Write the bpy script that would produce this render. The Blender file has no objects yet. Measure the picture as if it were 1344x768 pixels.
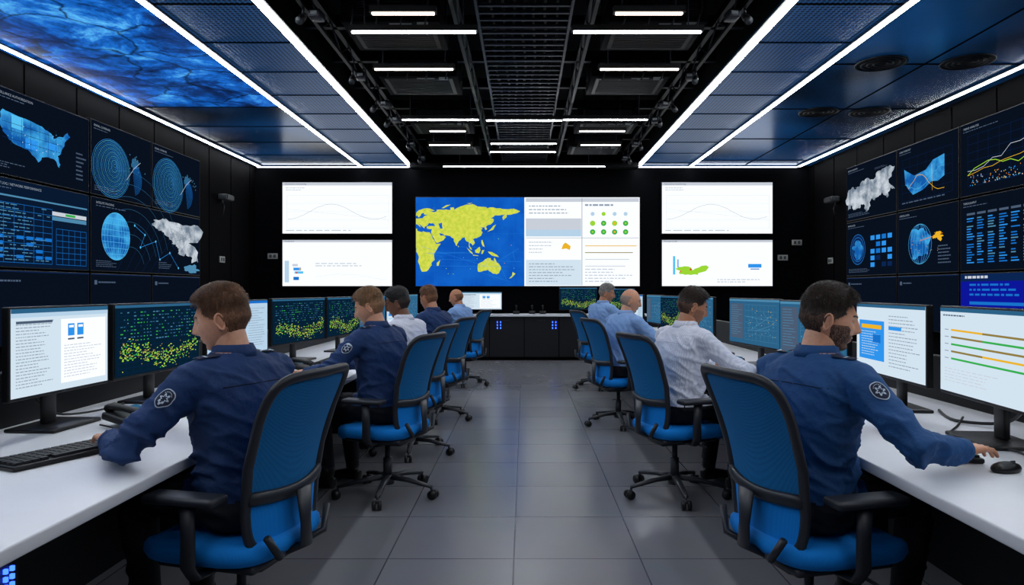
import bpy, bmesh, math, random
from mathutils import Vector, Matrix, noise
from mathutils.bvhtree import BVHTree
from mathutils.kdtree import KDTree
random.seed(7)
V=Vector
pi=math.pi
scene=bpy.context.scene
scene.view_settings.view_transform='Standard'
scene.view_settings.look='None'
scene.view_settings.exposure=.18
scene.view_settings.gamma=.92

def lin(c):
    return tuple(((x/255)/12.92 if x/255<=0.04045 else ((x/255+0.055)/1.055)**2.4) for x in c)

# ---------------------------------------------------------------- materials
MATS={}; COL={}
def new_mat(name):
    m=bpy.data.materials.new(name); m.use_nodes=True
    nt=m.node_tree; b=nt.nodes['Principled BSDF']
    MATS[name]=m
    return m,nt,b
def mat(name,col,rough=.5,metal=0,em=None,ems=0,bump=None,var=0,spec=.5,sheen=0,sss=0,dist=.01):
    m,nt,b=new_mat(name); COL[name]=col
    c=lin(col)+(1,)
    b.inputs['Base Color'].default_value=c
    b.inputs['Roughness'].default_value=rough
    b.inputs['Metallic'].default_value=metal
    b.inputs['Specular IOR Level'].default_value=spec
    if sheen: b.inputs['Sheen Weight'].default_value=sheen
    if sss:
        b.inputs['Subsurface Weight'].default_value=sss
        b.inputs['Subsurface Radius'].default_value=(.01,.004,.002)
        b.inputs['Subsurface Scale'].default_value=1
    if em:
        b.inputs['Emission Color'].default_value=lin(em)+(1,)
        b.inputs['Emission Strength'].default_value=ems
    tc=None
    if bump or var:
        tc=nt.nodes.new('ShaderNodeTexCoord')
        mp=nt.nodes.new('ShaderNodeMapping'); nt.links.new(tc.outputs['Object'],mp.inputs[0])
    if bump:
        sc,st,scl=bump if len(bump)==3 else (bump[0],bump[1],(1,1,1))
        mp.inputs['Scale'].default_value=scl
        n=nt.nodes.new('ShaderNodeTexNoise'); n.inputs['Scale'].default_value=sc; n.inputs['Detail'].default_value=4
        nt.links.new(mp.outputs[0],n.inputs['Vector'])
        bp=nt.nodes.new('ShaderNodeBump'); bp.inputs['Strength'].default_value=st; bp.inputs['Distance'].default_value=dist
        nt.links.new(n.outputs['Fac'],bp.inputs['Height']); nt.links.new(bp.outputs[0],b.inputs['Normal'])
    if var:
        n2=nt.nodes.new('ShaderNodeTexNoise'); n2.inputs['Scale'].default_value=9 if not bump else bump[0]*.5
        nt.links.new(mp.outputs[0],n2.inputs['Vector'])
        mx=nt.nodes.new('ShaderNodeMix'); mx.data_type='RGBA'
        mx.inputs[6].default_value=tuple(x*(1-var) for x in c[:3])+(1,)
        mx.inputs[7].default_value=tuple(min(1,x*(1+var)) for x in c[:3])+(1,)
        nt.links.new(n2.outputs['Fac'],mx.inputs[0]); nt.links.new(mx.outputs[2],b.inputs['Base Color'])
    return m
def emis(name,col,s=1.0,col2=None,scale=8):
    m=bpy.data.materials.new(name); m.use_nodes=True
    nt=m.node_tree; nt.nodes.clear()
    o=nt.nodes.new('ShaderNodeOutputMaterial'); e=nt.nodes.new('ShaderNodeEmission')
    e.inputs[0].default_value=lin(col)+(1,); e.inputs[1].default_value=s
    if col2:
        tc=nt.nodes.new('ShaderNodeTexCoord'); n=nt.nodes.new('ShaderNodeTexNoise'); n.inputs['Scale'].default_value=scale; n.inputs['Detail'].default_value=8
        nt.links.new(tc.outputs['Object'],n.inputs['Vector'])
        cr=nt.nodes.new('ShaderNodeValToRGB'); cr.color_ramp.elements[0].position=.4; cr.color_ramp.elements[1].position=.62
        cr.color_ramp.elements[0].color=lin(col)+(1,); cr.color_ramp.elements[1].color=lin(col2)+(1,)
        nt.links.new(n.outputs['Fac'],cr.inputs[0]); nt.links.new(cr.outputs[0],e.inputs[0])
    nt.links.new(e.outputs[0],o.inputs[0]); MATS[name]=m
    return m

mat('wall_black',(4,5,8),.8,spec=.06,bump=(30,.05))
mat('wall_panel',(4,4,6),.8,spec=.06)
mat('seam',(2,2,3),.9,spec=.05)
mat('black_plastic',(14,15,18),.38)
mat('dark_plastic',(28,30,35),.45)
mat('cabinet_black',(18,19,24),.4)
mat('grey_plastic',(70,74,80),.5)
mat('chair_frame',(40,44,52),.42)
def chair_cloth(name,a,b2,sc,bs):
    m,nt,b=new_mat(name)
    tc=nt.nodes.new('ShaderNodeTexCoord'); vo=nt.nodes.new('ShaderNodeTexVoronoi'); vo.inputs['Scale'].default_value=sc; vo.inputs['Randomness'].default_value=.15
    nt.links.new(tc.outputs['Object'],vo.inputs['Vector'])
    mx=nt.nodes.new('ShaderNodeMix'); mx.data_type='RGBA'; mx.inputs[6].default_value=lin(a)+(1,); mx.inputs[7].default_value=lin(b2)+(1,)
    nt.links.new(vo.outputs['Distance'],mx.inputs[0]); nt.links.new(mx.outputs[2],b.inputs['Base Color'])
    bp=nt.nodes.new('ShaderNodeBump'); bp.inputs['Strength'].default_value=bs; bp.inputs['Distance'].default_value=.003
    nt.links.new(vo.outputs['Distance'],bp.inputs['Height']); nt.links.new(bp.outputs[0],b.inputs['Normal'])
    b.inputs['Roughness'].default_value=.75; b.inputs['Specular IOR Level'].default_value=.3
chair_cloth('chair_mesh',(20,130,192),(10,84,140),220,.4)
chair_cloth('chair_fabric',(8,152,240),(4,126,216),260,.3)
mat('desk_white',(222,224,230),.32,var=.03)
mat('desk_black',(9,10,14),.5)
mat('metal_dark',(17,18,23),.45,.3)
mat('metal_mid',(54,57,66),.4,.5)
mat('ceil_black',(6,6,9),.8,spec=.2)
mat('white_label',(150,155,160),.6)
mat('wall_plate',(165,165,160),.5)
emis('led',(246,250,255),26)
emis('led_mid',(255,236,220),9)
emis('led_thin',(246,250,255),4)
emis('led_blue',(50,90,255),4)
for n,c,s in [('s_white',(243,247,250),.97),('s_page',(214,230,242),.88),('s_pageb',(190,217,238),.85),('s_grey',(160,172,188),.8),
    ('s_lgrey',(208,214,224),.85),('s_blue',(28,120,205),.9),('s_cyan',(90,190,235),.95),('s_sky',(50,146,225),1.0),
    ('s_navy',(14,44,92),.85),('s_bg',(12,22,38),.8),('s_bg2',(12,32,58),.8),('s_teal',(8,36,54),.9),('s_tealb',(50,104,140),.9),('s_tealc',(84,142,176),.9),
    ('s_yellow',(222,226,86),.9),('s_gold',(236,184,46),.9),('s_green',(60,178,84),.9),('s_lime',(160,215,60),.9),('s_orange',(230,130,50),.9),
    ('s_red',(215,70,60),.9),('s_brown',(150,130,70),.9),('s_deep',(14,24,150),1.0),('s_ink',(86,104,128),.8)]:
    emis(n,c,s)
emis('s_mapblue',(14,90,188),.9,(22,106,204),2.)
emis('s_land',(222,226,92),.88,(196,212,76),14.)
emis('s_usa',(22,96,170),.95,(70,170,225),4.)
emis('s_relief',(206,214,222),.88,(120,134,150),5.)
for n,c in (('skin_fair',(214,158,128)),('skin_tan',(192,134,102)),('skin_dark',(122,80,58))):
    mat(n,c,.42,sss=.1,bump=(140,.15),var=.12,dist=.004)
mat('lips',(165,95,85),.45)
mat('eye_white',(225,222,218),.25); mat('eye_iris',(50,38,30),.2)
mat('uniform_navy',(28,58,104),.7,bump=(34,.5),spec=.35,var=.15)
mat('uniform_blue',(30,78,130),.7,bump=(34,.5),spec=.35,var=.15)
mat('uniform_seam',(8,20,42),.9)
mat('shirt_lblue',(136,170,216),.8,bump=(30,.4),spec=.3)
mat('trousers_dark',(16,18,28),.85,bump=(30,.2))
mat('shoe_black',(10,10,11),.3)
for n,c in [('hair_brown',(106,70,44)),('hair_light',(136,100,66)),('hair_dark',(50,34,26)),('hair_black',(20,17,17)),('hair_grey',(136,133,130))]:
    mat(n,c,.45,bump=(160,.8,(1,1,.25)),var=.8)
mat('patch_white',(190,205,220),.7); mat('patch_navy',(14,28,60),.7)
def blend_mat(a,b_,t):
    n='%s_%s_%d'%(a,b_,int(t*100))
    if n not in MATS:
        mat(n,tuple(COL[a][i]*(1-t)+COL[b_][i]*t for i in range(3)),.6,bump=(220,.3),var=.25)
    return n
def striped(name,a,b_):
    m,nt,b=new_mat(name)
    tc=nt.nodes.new('ShaderNodeTexCoord'); w=nt.nodes.new('ShaderNodeTexWave'); w.inputs['Scale'].default_value=22; w.inputs['Distortion'].default_value=1.0
    w.bands_direction='X'
    cr=nt.nodes.new('ShaderNodeMix'); cr.data_type='RGBA'
    cr.inputs[6].default_value=lin(a)+(1,); cr.inputs[7].default_value=lin(b_)+(1,)
    nt.links.new(tc.outputs['Object'],w.inputs['Vector']); nt.links.new(w.outputs['Fac'],cr.inputs[0]); nt.links.new(cr.outputs[2],b.inputs['Base Color'])
    b.inputs['Roughness'].default_value=.8
    n=nt.nodes.new('ShaderNodeTexNoise'); n.inputs['Scale'].default_value=22
    nt.links.new(tc.outputs['Object'],n.inputs['Vector'])
    bp=nt.nodes.new('ShaderNodeBump'); bp.inputs['Strength'].default_value=.4; bp.inputs['Distance'].default_value=.012
    nt.links.new(n.outputs['Fac'],bp.inputs['Height']); nt.links.new(bp.outputs[0],b.inputs['Normal'])
striped('shirt_white',(226,228,238),(206,210,226))
def floor_mat():
    m,nt,b=new_mat('floor_tile')
    tc=nt.nodes.new('ShaderNodeTexCoord'); mp=nt.nodes.new('ShaderNodeMapping'); mp.inputs['Location'].default_value=(.20,0.08,0)
    nt.links.new(tc.outputs['Object'],mp.inputs[0])
    br=nt.nodes.new('ShaderNodeTexBrick'); br.offset=0; br.squash=1
    br.inputs['Scale'].default_value=1; br.inputs['Brick Width'].default_value=.62; br.inputs['Row Height'].default_value=.62
    br.inputs['Mortar Size'].default_value=.004; br.inputs['Mortar Smooth'].default_value=.2
    br.inputs['Color1'].default_value=lin((120,121,127))+(1,); br.inputs['Color2'].default_value=lin((129,130,136))+(1,)
    br.inputs['Mortar'].default_value=lin((76,77,84))+(1,)
    nt.links.new(mp.outputs[0],br.inputs['Vector'])
    n=nt.nodes.new('ShaderNodeTexNoise'); n.inputs['Scale'].default_value=3; n.inputs['Detail'].default_value=6
    nt.links.new(tc.outputs['Object'],n.inputs['Vector'])
    mx=nt.nodes.new('ShaderNodeMix'); mx.data_type='RGBA'; mx.blend_type='MULTIPLY'; mx.inputs[0].default_value=.12
    nt.links.new(br.outputs['Color'],mx.inputs[6]); nt.links.new(n.outputs['Color'],mx.inputs[7]); nt.links.new(mx.outputs[2],b.inputs['Base Color'])
    mr=nt.nodes.new('ShaderNodeMapRange'); mr.inputs['To Min'].default_value=.17; mr.inputs['To Max'].default_value=.30
    nt.links.new(n.outputs['Fac'],mr.inputs['Value']); nt.links.new(mr.outputs[0],b.inputs['Roughness'])
    b.inputs['Specular IOR Level'].default_value=.6
    bp=nt.nodes.new('ShaderNodeBump'); bp.inputs['Strength'].default_value=.3; bp.inputs['Distance'].default_value=.003; bp.invert=True
    nt.links.new(br.outputs['Fac'],bp.inputs['Height']); nt.links.new(bp.outputs[0],b.inputs['Normal'])
floor_mat()
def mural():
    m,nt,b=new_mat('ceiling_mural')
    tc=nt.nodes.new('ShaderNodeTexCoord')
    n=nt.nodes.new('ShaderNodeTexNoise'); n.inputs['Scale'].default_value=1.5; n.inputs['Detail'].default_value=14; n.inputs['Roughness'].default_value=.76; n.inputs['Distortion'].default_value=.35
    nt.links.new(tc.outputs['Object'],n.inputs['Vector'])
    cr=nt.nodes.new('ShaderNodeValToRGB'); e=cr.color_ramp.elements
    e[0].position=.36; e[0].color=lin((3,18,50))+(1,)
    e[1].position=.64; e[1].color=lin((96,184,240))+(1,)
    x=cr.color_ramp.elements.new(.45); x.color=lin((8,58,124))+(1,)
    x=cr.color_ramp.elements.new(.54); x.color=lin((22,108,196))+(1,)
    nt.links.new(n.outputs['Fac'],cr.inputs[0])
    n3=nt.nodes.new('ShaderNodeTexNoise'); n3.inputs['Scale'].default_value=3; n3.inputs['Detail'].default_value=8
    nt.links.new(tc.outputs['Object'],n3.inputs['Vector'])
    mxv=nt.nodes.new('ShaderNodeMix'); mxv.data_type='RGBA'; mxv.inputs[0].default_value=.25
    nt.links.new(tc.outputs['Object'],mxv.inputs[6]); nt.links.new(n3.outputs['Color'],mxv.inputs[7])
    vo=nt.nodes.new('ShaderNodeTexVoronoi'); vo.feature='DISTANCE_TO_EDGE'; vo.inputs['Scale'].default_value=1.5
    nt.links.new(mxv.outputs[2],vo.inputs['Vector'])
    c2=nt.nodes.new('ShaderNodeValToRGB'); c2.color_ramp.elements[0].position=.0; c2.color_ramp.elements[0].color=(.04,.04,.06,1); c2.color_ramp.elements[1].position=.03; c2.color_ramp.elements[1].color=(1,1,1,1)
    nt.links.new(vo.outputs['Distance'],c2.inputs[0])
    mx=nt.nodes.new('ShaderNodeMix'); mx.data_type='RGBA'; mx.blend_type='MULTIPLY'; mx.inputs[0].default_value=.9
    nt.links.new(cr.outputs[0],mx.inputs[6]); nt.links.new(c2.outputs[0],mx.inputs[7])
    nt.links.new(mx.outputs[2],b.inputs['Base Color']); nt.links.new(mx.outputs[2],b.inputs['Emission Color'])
    b.inputs['Emission Strength'].default_value=.85; b.inputs['Roughness'].default_value=.35  # mural emits its own colour as if backlit, standing in for received light
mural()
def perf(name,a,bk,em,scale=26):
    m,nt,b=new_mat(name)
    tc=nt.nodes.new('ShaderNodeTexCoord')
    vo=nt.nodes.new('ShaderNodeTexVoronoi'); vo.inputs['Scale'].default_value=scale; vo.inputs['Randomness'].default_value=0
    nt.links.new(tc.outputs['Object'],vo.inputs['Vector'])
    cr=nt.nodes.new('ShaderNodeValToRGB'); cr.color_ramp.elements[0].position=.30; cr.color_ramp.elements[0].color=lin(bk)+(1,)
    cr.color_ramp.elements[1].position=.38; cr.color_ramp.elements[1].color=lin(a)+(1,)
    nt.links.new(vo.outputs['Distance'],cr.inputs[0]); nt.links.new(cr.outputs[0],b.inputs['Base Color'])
    nt.links.new(cr.outputs[0],b.inputs['Emission Color']); b.inputs['Emission Strength'].default_value=em  # blue light on the perforated metal is painted in as emission
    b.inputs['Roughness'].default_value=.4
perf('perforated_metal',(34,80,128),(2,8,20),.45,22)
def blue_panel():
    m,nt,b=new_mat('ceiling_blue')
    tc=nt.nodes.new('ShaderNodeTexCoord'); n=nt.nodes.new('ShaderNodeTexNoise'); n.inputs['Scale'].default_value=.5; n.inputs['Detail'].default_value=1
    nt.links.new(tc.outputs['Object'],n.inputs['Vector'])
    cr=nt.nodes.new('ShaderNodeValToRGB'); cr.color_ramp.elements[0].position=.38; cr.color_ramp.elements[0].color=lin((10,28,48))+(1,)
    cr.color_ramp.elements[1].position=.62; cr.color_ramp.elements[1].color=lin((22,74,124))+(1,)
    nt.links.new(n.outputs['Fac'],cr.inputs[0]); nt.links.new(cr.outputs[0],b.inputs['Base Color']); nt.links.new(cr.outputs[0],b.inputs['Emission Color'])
    b.inputs['Emission Strength'].default_value=.4; b.inputs['Roughness'].default_value=.22; b.inputs['Metallic'].default_value=.3  # soft blue gradient paints in reflections; emission adds a glow without a lamp
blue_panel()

# ---------------------------------------------------------------- mesh builder
class MB:
    def __init__(s):
        s.v=[];s.f=[];s.m=[];s.sm=[];s.mats=[];s.M=Matrix.Identity(4)
    def mi(s,n):
        if n not in s.mats: s.mats.append(n)
        return s.mats.index(n)
    def add(s,vs,fs,mt,smooth=False):
        o=len(s.v); s.v+= [s.M@V(p) for p in vs]
        if isinstance(mt,str): mt=[mt]*len(fs)
        for f,m_ in zip(fs,mt):
            s.f.append(tuple(i+o for i in f)); s.m.append(s.mi(m_)); s.sm.append(smooth)
    def box(s,c,size,mt,bev=0,R=None,seg=2,smooth=None):
        bm=bmesh.new(); bmesh.ops.create_cube(bm,size=1)
        for v in bm.verts: v.co=V((v.co.x*size[0],v.co.y*size[1],v.co.z*size[2]))
        if bev: bmesh.ops.bevel(bm,geom=bm.edges[:],offset=bev,segments=seg,profile=.5,affect='EDGES')
        bm.verts.index_update()
        c=V(c)
        vs=[(R@v.co if R else v.co)+c for v in bm.verts]; fs=[[v.index for v in f.verts] for f in bm.faces]
        bm.free(); s.add(vs,fs,mt,bool(bev) if smooth is None else smooth)
    def tube(s,pts,rad,mt,n=10,closed=False,up=None,smooth=True):
        pts=[V(p) for p in pts]; N=len(pts)
        if not isinstance(rad,list): rad=[rad]*N
        rings=[]; prev=None
        for i,p in enumerate(pts):
            if closed: t=pts[(i+1)%N]-pts[i-1]
            else: t=pts[min(i+1,N-1)]-pts[max(i-1,0)]
            t.normalize()
            if up is not None: a=V(up)-t*t.dot(V(up))
            elif prev is None:
                a=V((0,0,1)) if abs(t.z)<.9 else V((0,1,0)); a=a-t*t.dot(a)
            else: a=prev-t*t.dot(prev)
            a.normalize(); prev=a; b=t.cross(a)
            r=rad[i]; ra,rb=(r,r) if not isinstance(r,tuple) else r
            rings.append([p+a*ra*math.cos(2*pi*k/n)+b*rb*math.sin(2*pi*k/n) for k in range(n)])
        s.loft(rings,mt,closed,smooth)
    def loft(s,rings,mt,closed=False,smooth=True):
        n=len(rings[0]); N=len(rings); vs=[p for r in rings for p in r]; fs=[]
        for i in range(N if closed else N-1):
            j=(i+1)%N
            for k in range(n):
                k2=(k+1)%n
                fs.append((i*n+k,i*n+k2,j*n+k2,j*n+k))
        if not closed:
            fs.append(tuple(range(n))[::-1]); fs.append(tuple((N-1)*n+k for k in range(n)))
        s.add(vs,fs,mt,smooth)
    def sphere(s,c,r,mt,nu=12,nv=8,R=None):
        if not isinstance(r,(tuple,list)): r=(r,r,r)
        c=V(c); vs=[]; fs=[]
        for j in range(nv+1):
            ph=-pi/2+pi*j/nv
            for i in range(nu):
                th=2*pi*i/nu; p=V((r[0]*math.cos(ph)*math.cos(th),r[1]*math.cos(ph)*math.sin(th),r[2]*math.sin(ph)))
                vs.append((R@p if R else p)+c)
        for j in range(nv):
            for i in range(nu):
                i2=(i+1)%nu; fs.append((j*nu+i,j*nu+i2,(j+1)*nu+i2,(j+1)*nu+i))
        s.add(vs,fs,mt,True)
    def cyl(s,a,b,r,mt,n=16,smooth=True):
        s.tube([a,b],r,mt,n=n,smooth=smooth)
    def mesh(s,name):
        me=bpy.data.meshes.new(name); me.from_pydata([tuple(p) for p in s.v],[],s.f); me.update()
        for n in s.mats: me.materials.append(MATS[n])
        me.polygons.foreach_set('material_index',s.m); me.polygons.foreach_set('use_smooth',s.sm)
        me.update(); return me
    def obj(s,name,M=None):
        me=s.mesh(name); o=bpy.data.objects.new(name,me); scene.collection.objects.link(o)
        if M is not None: o.matrix_world=M
        return o
def T(x,y,z=0,yaw=0): return Matrix.Translation((x,y,z))@Matrix.Rotation(yaw,4,'Z')
def frame(O,U,N,Z=V((0,0,1))):
    Y=-N
    return Matrix(((U.x,Y.x,Z.x,O.x),(U.y,Y.y,Z.y,O.y),(U.z,Y.z,Z.z,O.z),(0,0,0,1)))

# ---------------------------------------------------------------- room shell
Xl,Xr,Yf,Yb,H=-5.36,5.66,13.6,-3.0,3.77
def simple(name,c,size,mt,bev=0):
    b=MB(); b.box((0,0,0),size,mt,bev); return b.obj(name,Matrix.Translation(c))
simple('floor',((Xl+Xr)/2,(Yf+Yb)/2,-.05),(Xr-Xl+.4,Yf-Yb+.4,.1),'floor_tile')
simple('wall_front',((Xl+Xr)/2,Yf+.1,2.2),(Xr-Xl+.4,.2,4.4),'wall_black')
simple('wall_rear',((Xl+Xr)/2,Yb-.1,2.2),(Xr-Xl+.4,.2,4.4),'wall_black')
for nm,X,sg in (('wall_left',Xl,-1),('wall_right',Xr,1)):
    b=MB(); b.box((X+sg*.1,(Yf+Yb)/2,2.2),(.2,Yf-Yb,4.4),'wall_black')
    y=Yb
    while y<Yf-.1:
        b.box((X-sg*.012,y+.43,1.88),(.02,.83,3.7),'wall_panel'); y+=.86
    b.obj(nm)
b=MB()
b.box((0,(Yf+Yb)/2,4.45),(Xr-Xl+.4,Yf-Yb+.4,.1),'ceil_black')
b.obj('ceiling')
cy=(Yf+Yb)/2; L=Yf-Yb
b=MB()
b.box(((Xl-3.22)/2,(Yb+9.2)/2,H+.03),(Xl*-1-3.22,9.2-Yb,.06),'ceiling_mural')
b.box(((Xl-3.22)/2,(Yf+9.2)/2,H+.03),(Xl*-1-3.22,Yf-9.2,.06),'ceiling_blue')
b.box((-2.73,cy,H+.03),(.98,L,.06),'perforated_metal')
for y in [9.2,10.3,11.4,12.5]: b.box(((Xl-3.22)/2,y,H-.001),(2.14,.02,.01),'seam')
for i in range(18):
    b.box((-2.73,Yb+.6+i*.92,H-.001),(.98,.022,.01),'seam')
b.box((-2.26,cy,4.1),(.04,L,.6),'ceil_black')
b.obj('ceiling_panel')
b=MB()
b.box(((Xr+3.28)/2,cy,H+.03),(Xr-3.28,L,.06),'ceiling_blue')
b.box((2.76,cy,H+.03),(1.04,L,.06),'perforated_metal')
for i in range(9): b.box(((Xr+3.28)/2,Yb+1.2+i*1.85,H-.001),(Xr-3.28,.03,.01),'seam')
b.box((4.35,cy,H-.001),(.02,L,.01),'seam')
for i in range(18):
    b.box((2.76,Yb+.6+i*.92,H-.001),(1.04,.022,.01),'seam')
b.box((2.26,cy,4.1),(.04,L,.6),'ceil_black')
b.obj('ceiling_panel')
for X,w in ((-5.22,.042),(-3.22,.045),(-2.24,.075),(2.25,.075),(3.28,.045),(5.42,.042)):
    b=MB(); b.box((0,0,-.004),(w+.05,L-.1,.014),'metal_dark'); b.box((0,0,-.016),(w,L-.14,.012),'led')
    b.obj('led_strip_light',Matrix.Translation((X,cy,H-.012)))
for X,w in ((-3.78,3.0),(3.8,3.2)):
    b=MB(); b.box((0,0,0),(w,.02,.02),'led_thin'); b.obj('led_strip_light',Matrix.Translation((X,Yf-.05,H-.03)))
TL=[(5.68,-1.26,-.745),(5.68,.757,1.31),(6.09,-1.53,-.43),(6.09,.44,1.57),(7.12,-1.55,-.74),(7.12,.79,1.6),
 (9.24,-1.64,-.62),(9.28,-.51,.51),(9.24,.53,1.66),(9.9,-1.36,-.85),(9.9,.8,1.45),(10.75,-.52,.5),(10.85,-1.5,-.86),(10.85,.9,1.52),(11.4,-.56,.52),(12.75,-1.5,1.5),
 (4.3,-1.5,-.5),(4.3,.5,1.5),(2.6,-1.5,-.5),(2.6,.5,1.5),(.6,-1.5,-.5),(.6,.5,1.5)]
for y,x0,x1 in TL:
    b=MB(); w=x1-x0
    b.box((0,0,.035),(w+.04,.07,.05),'metal_dark'); b.box((0,0,.004),(w,.032,.010),'led_mid' if w<.9 else 'led')
    for sx in (-.4,.4): b.cyl((w*sx,0,.05),(w*sx,0,.79),.006,'metal_mid',6)
    b.obj('suspended_linear_light',Matrix.Translation(((x0+x1)/2,y,3.6)))
b=MB()
for X in (-1.9,-.62,.62,1.9):
    b.box((X,cy,3.98),(.05,L-.1,.08),'metal_dark'); b.box((X,cy,3.76),(.035,L-.1,.035),'metal_dark')
    y=Yb+.3
    while y<Yf-.6:
        b.tube([(X,y,3.77),(X,y+.35,3.95)],.009,'metal_mid',6); b.tube([(X,y+.35,3.95),(X,y+.7,3.77)],.009,'metal_mid',6); y+=.7
y=Yb+.7
while y<Yf:
    b.box((0,y,4.0),(4.4,.07,.12),'metal_dark'); b.box((0,y+.28,4.1),(4.4,.05,.06),'metal_mid'); y+=1.02
b.obj('ceiling_truss')
b=MB()
for X in (-.42,.42): b.box((X,cy,3.83),(.025,L-.2,.09),'metal_mid')
y=Yb+.2
while y<Yf-.2:
    b.box((0,y,3.81),(.84,.03,.025),'metal_mid'); y+=.16
for k in range(7):
    x=-.3+k*.1; pts=[(x+.02*math.sin(i*1.7+k),Yb+.2+i*.6,3.84+.008*math.sin(i+k)) for i in range(27)]
    b.tube(pts,.014,'black_plastic',6)
b.obj('cable_tray')
for y in [3.5,5.15,6.6,8.2,10.35,12.0]:
    for X in (-1.22,1.22):
        b=MB(); b.box((0,0,0),(.9,.75,.22),'ceil_black',.01); b.box((0,-.39,0),(.7,.03,.14),'black_plastic')
        b.box((0,0,-.112),(.78,.62,.006),'metal_dark')
        for k in range(12): b.box((0,-.27+k*.05,-.117),(.7,.008,.006),'metal_mid')
        for k in range(6): b.box((0,-.41,-.06+k*.024),(.68,.012,.006),'metal_mid')
        b.box((.3,-.40,-.14),(.10,.02,.03),'white_label'); b.box((.1,-.40,-.14),(.2,.02,.006),'white_label')
        for sx in (-.47,.47): b.cyl((sx,0,-.05),(sx,0,.5),.008,'metal_mid',6)
        for k in range(4): b.tube([(-.35+k*.22,-.3,-.12),(-.33+k*.22,-.45,-.16),(-.3+k*.22,-.5,-.05),(-.3+k*.22,-.52,.15)],.008,'black_plastic',6)
        b.obj('air_conditioning_unit',Matrix.Translation((X,y,3.86)))
# small track spotlights and junction boxes hung beside the trusses
rr=random.Random(3)
for i,y in enumerate([4.7,5.9,7.6,8.8,9.6,11.2,12.4]):
    for X in (-1.9,1.9):
        b=MB(); b.cyl((0,0,0),(0,0,-.05),.012,'metal_mid',8)
        b.tube([(0,.03,-.05),(0,-.02,-.09),(0,-.08,-.14)],[.022,.032,.036],'black_plastic',14)
        b.tube([(0,-.082,-.142),(0,-.09,-.149)],[.030,.031],'grey_plastic',14)
        b.box((.07 if X<0 else -.07,.12,-.02),(.1,.14,.07),'metal_mid',.008); b.box((.07 if X<0 else -.07,.047,-.02),(.06,.006,.03),'white_label')
        b.obj('track_spotlight',T(X,y,3.742,rr.uniform(-.4,.4)))
b=MB(); b.box((0,13.3,3.72),(4.4,.3,.1),'ceil_black'); b.obj('trim_header')
for X,Y in ((3.85,7.4),(4.75,7.35),(4.05,9.43),(4.75,9.43),(3.9,5.2),(4.8,5.2)):
    b=MB()
    for r in (.25,.19,.13,.07):
        b.tube([(r*math.cos(a*pi/12),r*math.sin(a*pi/12),0) for a in range(24)],(.010,.014),'black_plastic',8,closed=True)
    b.cyl((0,0,.0),(0,0,.01),.25,'ceil_black',24)
    b.obj('ceiling_vent',Matrix.Translation((X,Y,H-.012)))

# ---------------------------------------------------------------- screen canvas
_glyph={}
def textmesh(t):
    if t in _glyph: return _glyph[t]
    cu=bpy.data.curves.new('tmp','FONT'); cu.body=t; cu.size=1; cu.resolution_u=2
    o=bpy.data.objects.new('tmp',cu); scene.collection.objects.link(o)
    dg=bpy.context.evaluated_depsgraph_get(); me=bpy.data.meshes.new_from_object(o.evaluated_get(dg))
    vs=[v.co.copy() for v in me.vertices]; fs=[tuple(p.vertices) for p in me.polygons]
    bpy.data.objects.remove(o); bpy.data.curves.remove(cu); bpy.data.meshes.remove(me)
    _glyph[t]=(vs,fs); return _glyph[t]
def frac(pts,amp,it=3,seed=1,asp=1.):
    r=random.Random(seed)
    for k in range(it):
        out=[]
        for i,a in enumerate(pts):
            b_=pts[(i+1)%len(pts)]; dx=b_[0]-a[0]; dy=b_[1]-a[1]; q=r.uniform(-amp,amp)
            out+= [a,((a[0]+b_[0])/2-dy*q/asp*1.0,(a[1]+b_[1])/2+dx*q*asp)]
        pts=out
    return pts
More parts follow.
